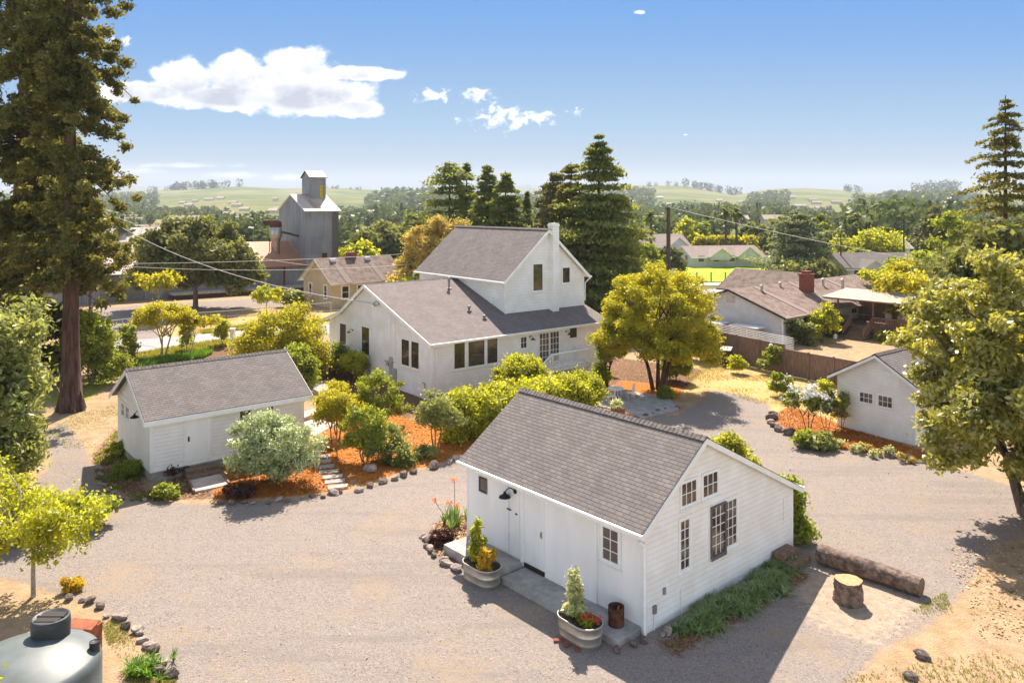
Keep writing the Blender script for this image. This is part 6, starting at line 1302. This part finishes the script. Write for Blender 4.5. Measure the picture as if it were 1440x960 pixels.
# right background
x,y,z=at(1414,134,58); conifer('redwood_tree','tall open redwood with layered branches behind the magnolia',(x,y),z,5.6,5.5,'redwood',seed=180,whorl=1.0,per=8,droop=.3,n=260,size=.19,power=.8,r0=.28,gaps=.06,width=.22)
tree('olive_tree_mass','olive brown tree mass at the foot of the open redwood','tree',at(1420,330,54)[:2],CR((0,0,6,5.0,4,4.2,60),(-4,0,4.5,3,3,3,24)),(.7,1.2),14000,.3,'oak',stems=((0,0),),r0=.25,split=2.5,seed=181)
for i,(px,pyt,Y,w_,leaf,l) in enumerate(((1345,287,105,4.2,'green','rounded mid green tree left of the open redwood'),(1320,283,125,3.2,'con2','tall brown green eucalyptus, right of two, left of the rounded green tree'),(1311,286,128,2.6,'con2','tall brown green eucalyptus, left of two, left of the rounded green tree'),(1228,322,140,6.0,'lime','vivid lime green tree behind the grey roofed house'),(1203,330,138,4.4,'lime','smaller lime green tree touching the left of the vivid lime tree'),(1262,366,85,3.4,'yellow','yellow shrubby tree in front of the grey roofed house'),(1240,378,80,3.2,'lime','lime shrubby tree just behind the pergola roof'),(1292,352,90,4.4,'green','dull green tree at the right of the grey roofed house'),(1300,378,70,4.2,'yellow','wide golden shrub between the pergola and the magnolia'),(1345,345,76,4.6,'oak','olive tree behind the golden shrub, left of the magnolia top'),(1375,365,62,3.6,'yellow','golden shrub close behind the magnolia top'))):
    x,y,z=at(px,pyt,Y); tree('background_tree',l,'tree',(x,y),CR((0,0,z*.6,w_,w_*.9,z*.4,34),(w_*.3,0,z*.35,w_*.9,w_*.8,z*.3,16)),(w_*.14,w_*.27),8500,.07+Y*.0017,leaf,stems=((0,0),),r0=.14,split=z*.25,seed=190+i,limbs=8)
x,y,z=at(1120,300,120); conifer('spreading_cedar','spreading grey green cedar beyond the ranch house',(x,y),z,6.2,1.0,'cedar',seed=205,whorl=.8,per=9,droop=-.05,n=200,size=.4,power=.45,r0=.3,gaps=0,width=.3)
for i,(px,pyt,Y,w_,l) in enumerate(((964,309,182,3.2,'bright green cone shaped tree, left of the pair behind the tan house'),(986,311,186,3.2,'darker cone shaped tree, right of the pair behind the tan house'))):
    x,y,z=at(px,pyt,Y); tree('cone_tree',l,'tree',(x,y),CR((0,0,z*.3,w_*1.35,w_*1.3,z*.3,20),(0,0,z*.6,w_*.9,w_*.9,z*.25,12),(0,0,z*.85,w_*.4,w_*.4,z*.15,6)),(.7,1.1),3600,.45,'lime' if i==0 else 'green',stems=((0,0),),r0=.15,split=2,seed=210+i)
hedge('yellow topped clipped hedge behind the tan house',[at(978,330,172)[:2],at(1060,330,174)[:2]],4.7,3.0,'yellow',214,6000,.45)
def palm(label,px,pyt,Y,seed):
    x,y,z=at(px,pyt,Y); rng=np.random.default_rng(seed); t=thing('palm_tree',label,'palm',(x,y,0)); q=MB(); q.tube([(0,0,-.2),(.1,0,z*.5),(0,0,z-1.6)],[.35,.25,.22],8); q.build('trunk',M['pole'],t,True)
    Q=[];T=[]
    for k in range(46):
        a=rng.uniform(0,6.28); el_=rng.uniform(-.9,1.4); d=np.array([math.cos(a),math.sin(a),0]); ln=2.0*rng.uniform(.8,1.15); side=np.array([-d[1],d[0],0]); p0=np.array([0,0,z-1.6]); pts=[p0+d*ln*s*math.cos(el_)+np.array([0,0,ln*s*math.sin(el_)-.7*s*s]) for s in (0,.5,1)]
        for j,(wa,wb) in enumerate(((.1,.45),(.45,.05))): Q.append([pts[j]-side*wa,pts[j]+side*wa,pts[j+1]+side*wb,pts[j+1]-side*wb]); T.append(rng.uniform(0,.8))
    quadmesh('crown',np.array(Q,np.float32),np.array(T,np.float32),L['con'],t)
palm('tall thin palm, left of the pair above the yellow hedge',1020,288,165,1); palm('tall thin palm, right of the pair above the yellow hedge',1035,288,168,2); palm('lone palm left of the dark utility pole',915,292,150,3)
# midground individual trees
MG=[(128,318,130,5,'oak','round olive tree beyond the barn roof, at the redwood edge'),(878,330,130,4,'oak','green tree between the tallest conifer and the pink roofed house'),(905,345,115,3.5,'green','bushy green tree just above the domed tree'),(1060,315,190,4,'con','dark narrow tree right of the palms'),(1075,330,185,4.5,'oak','round green tree left of the spreading cedar'),(1048,345,178,3.6,'oak','dark round tree at the right end of the yellow hedge'),(1150,300,150,3,'con','dark conifer just right of the spreading cedar'),(1165,312,145,3.5,'con','second dark conifer right of the spreading cedar'),(1098,298,170,3.0,'con','dark slender conifer behind the spreading cedar'),(1140,365,112,4,'oak','green bush tree at the right foot of the spreading cedar'),(1195,350,128,3.5,'green','pale green bush by the thin grey utility pole'),(1250,318,190,5.5,'oak','dark green round tree behind the white roofed barn'),(1285,322,180,6,'oak','wide dark green tree right of the white roofed barn'),(560,345,160,4,'con2','brown green tree beside the dark round tree'),(610,330,125,4,'green','green tree behind the golden willow'),(940,345,125,2.6,'con2','brown leaved small tree at the foot of the dark utility pole'),(1205,300,200,4,'con','tall dark tree mass behind the lime trees'),(1240,296,220,3,'con','pointed dark conifer beyond the thin brown pole')]
for i,(px,pyt,Y,w_,leaf,l) in enumerate(MG):
    x,y,z=at(px,pyt,Y); tree('midground_tree',l,'tree',(x,y),CR((0,0,z*.58,w_,w_*.9,z*.42,26),(w_*.2,0,z*.3,w_*.95,w_*.8,z*.3,12)),(w_*.16,w_*.3),4200,.08+Y*.0022,leaf,stems=((0,0),),r0=.2,split=z*.2,seed=230+i,limbs=6)
# ---- far woodland: one mass per band
def woodland(name,spots,seed,leaf='far',q_per=70,shape=None):
    rng=np.random.default_rng(seed); Ps=[];Ts=[];Bs=[];tt=[]
    for (x,y,z,h,wd,con) in spots:
        k=q_per; d=unit(rng.normal(size=(k,3))); 
        if con: s=rng.uniform(0,1,(k,1)); P=np.concatenate([d[:,:2]*wd*(1.05-s),s*h],1)
        else: P=d*np.array([wd,wd,h*.5])*rng.uniform(.6,1,(k,1))+np.array([0,0,h*.52]); P+=rng.normal(size=(k,3))*wd*.1
        T,B=leafdata(P,max(wd*(.55 if wd<4 else .34)*(70/q_per)**.4,.5),rng,1.2,.5,d); Ps.append(P+np.array([x,y,z])); Ts.append(T);Bs.append(B); tt.append(np.full(k,rng.uniform(0,.75))+rng.uniform(0,.25,k))
    return tag(quads(name,np.vstack(Ps),np.vstack(Ts),np.vstack(Bs),np.concatenate(tt),L[leaf]),kind='stuff')
rw=np.random.default_rng(99)
def spots(n,Y0,Y1,u0,u1,h0,h1,dens,conf=.3,seed=0):
    out=[];k=0; wl=.05 if Y0<900 else .035
    while len(out)<n and k<n*30:
        k+=1; Y=math.exp(rw.uniform(math.log(Y0),math.log(Y1))); u=rw.uniform(u0,u1); X=u*Y
        v=float(bumpy(np.array(X),np.array(Y),Y*wl,seed+21))
        if v<dens: continue
        h=rw.uniform(h0,h1)*(1+.5*(v>.3)); con=rw.uniform()<conf; out.append((X,Y,float(terr(X,Y))-.3,h,h*(.22 if con else rw.uniform(.4,.6)),con))
    return out
woodland('valley_woodland',spots(480,185,420,-.72,.72,4,9.5,-.15,.35,1),301,q_per=170)
woodland('valley_woodland',spots(1300,420,1000,-.7,.7,4,9,-.12,.25,2),302,q_per=60)
woodland('hillside_woodland',spots(2700,950,1800,-.7,.7,8,17,-.02,.2,3),303,q_per=26)
cl=[]
for px,n,wd,h in ((285,26,24,15),(255,6,6,13),(240,5,5,11),(218,4,5,9),(460,6,12,7),(500,4,8,6),(1325,16,16,22),(1190,8,16,13),(995,8,14,14),(930,6,12,10),(1010,14,22,16)):
    for k in range(n):
        u=(px+rw.normal()*wd-720)/F; Y=2230 if h<16 or px in(285,) else 1700; Y=2230; X=u*Y; hh=h*rw.uniform(.7,1.15)*1.6; cl.append((X,Y,float(terr(X,Y))-1,hh,hh*.42,False))
woodland('ridge_woodland',cl,304,q_per=60)
# far pale roofs dotted through the valley
vil=MB()
for k in range(110):
    Y=rw.uniform(230,1500); u=rw.uniform(-.6,.66); X=u*Y; z=float(terr(X,Y)); wdt=rw.uniform(8,18); d_=rw.uniform(6,9); hh=rw.uniform(3.5,5); 
    vil.box(X,Y,z-1,X+wdt,Y+d_,z+hh-.8); vil.prism([(X-.5,Y-.5,z+hh-.8),(X-.5,Y+d_/2,z+hh+1.6),(X-.5,Y+d_+.5,z+hh-.8)],(wdt+1,0,0),1)
tag(vil.build('distant_village',[M['siding_cream'],M['perg']]),kind='stuff')
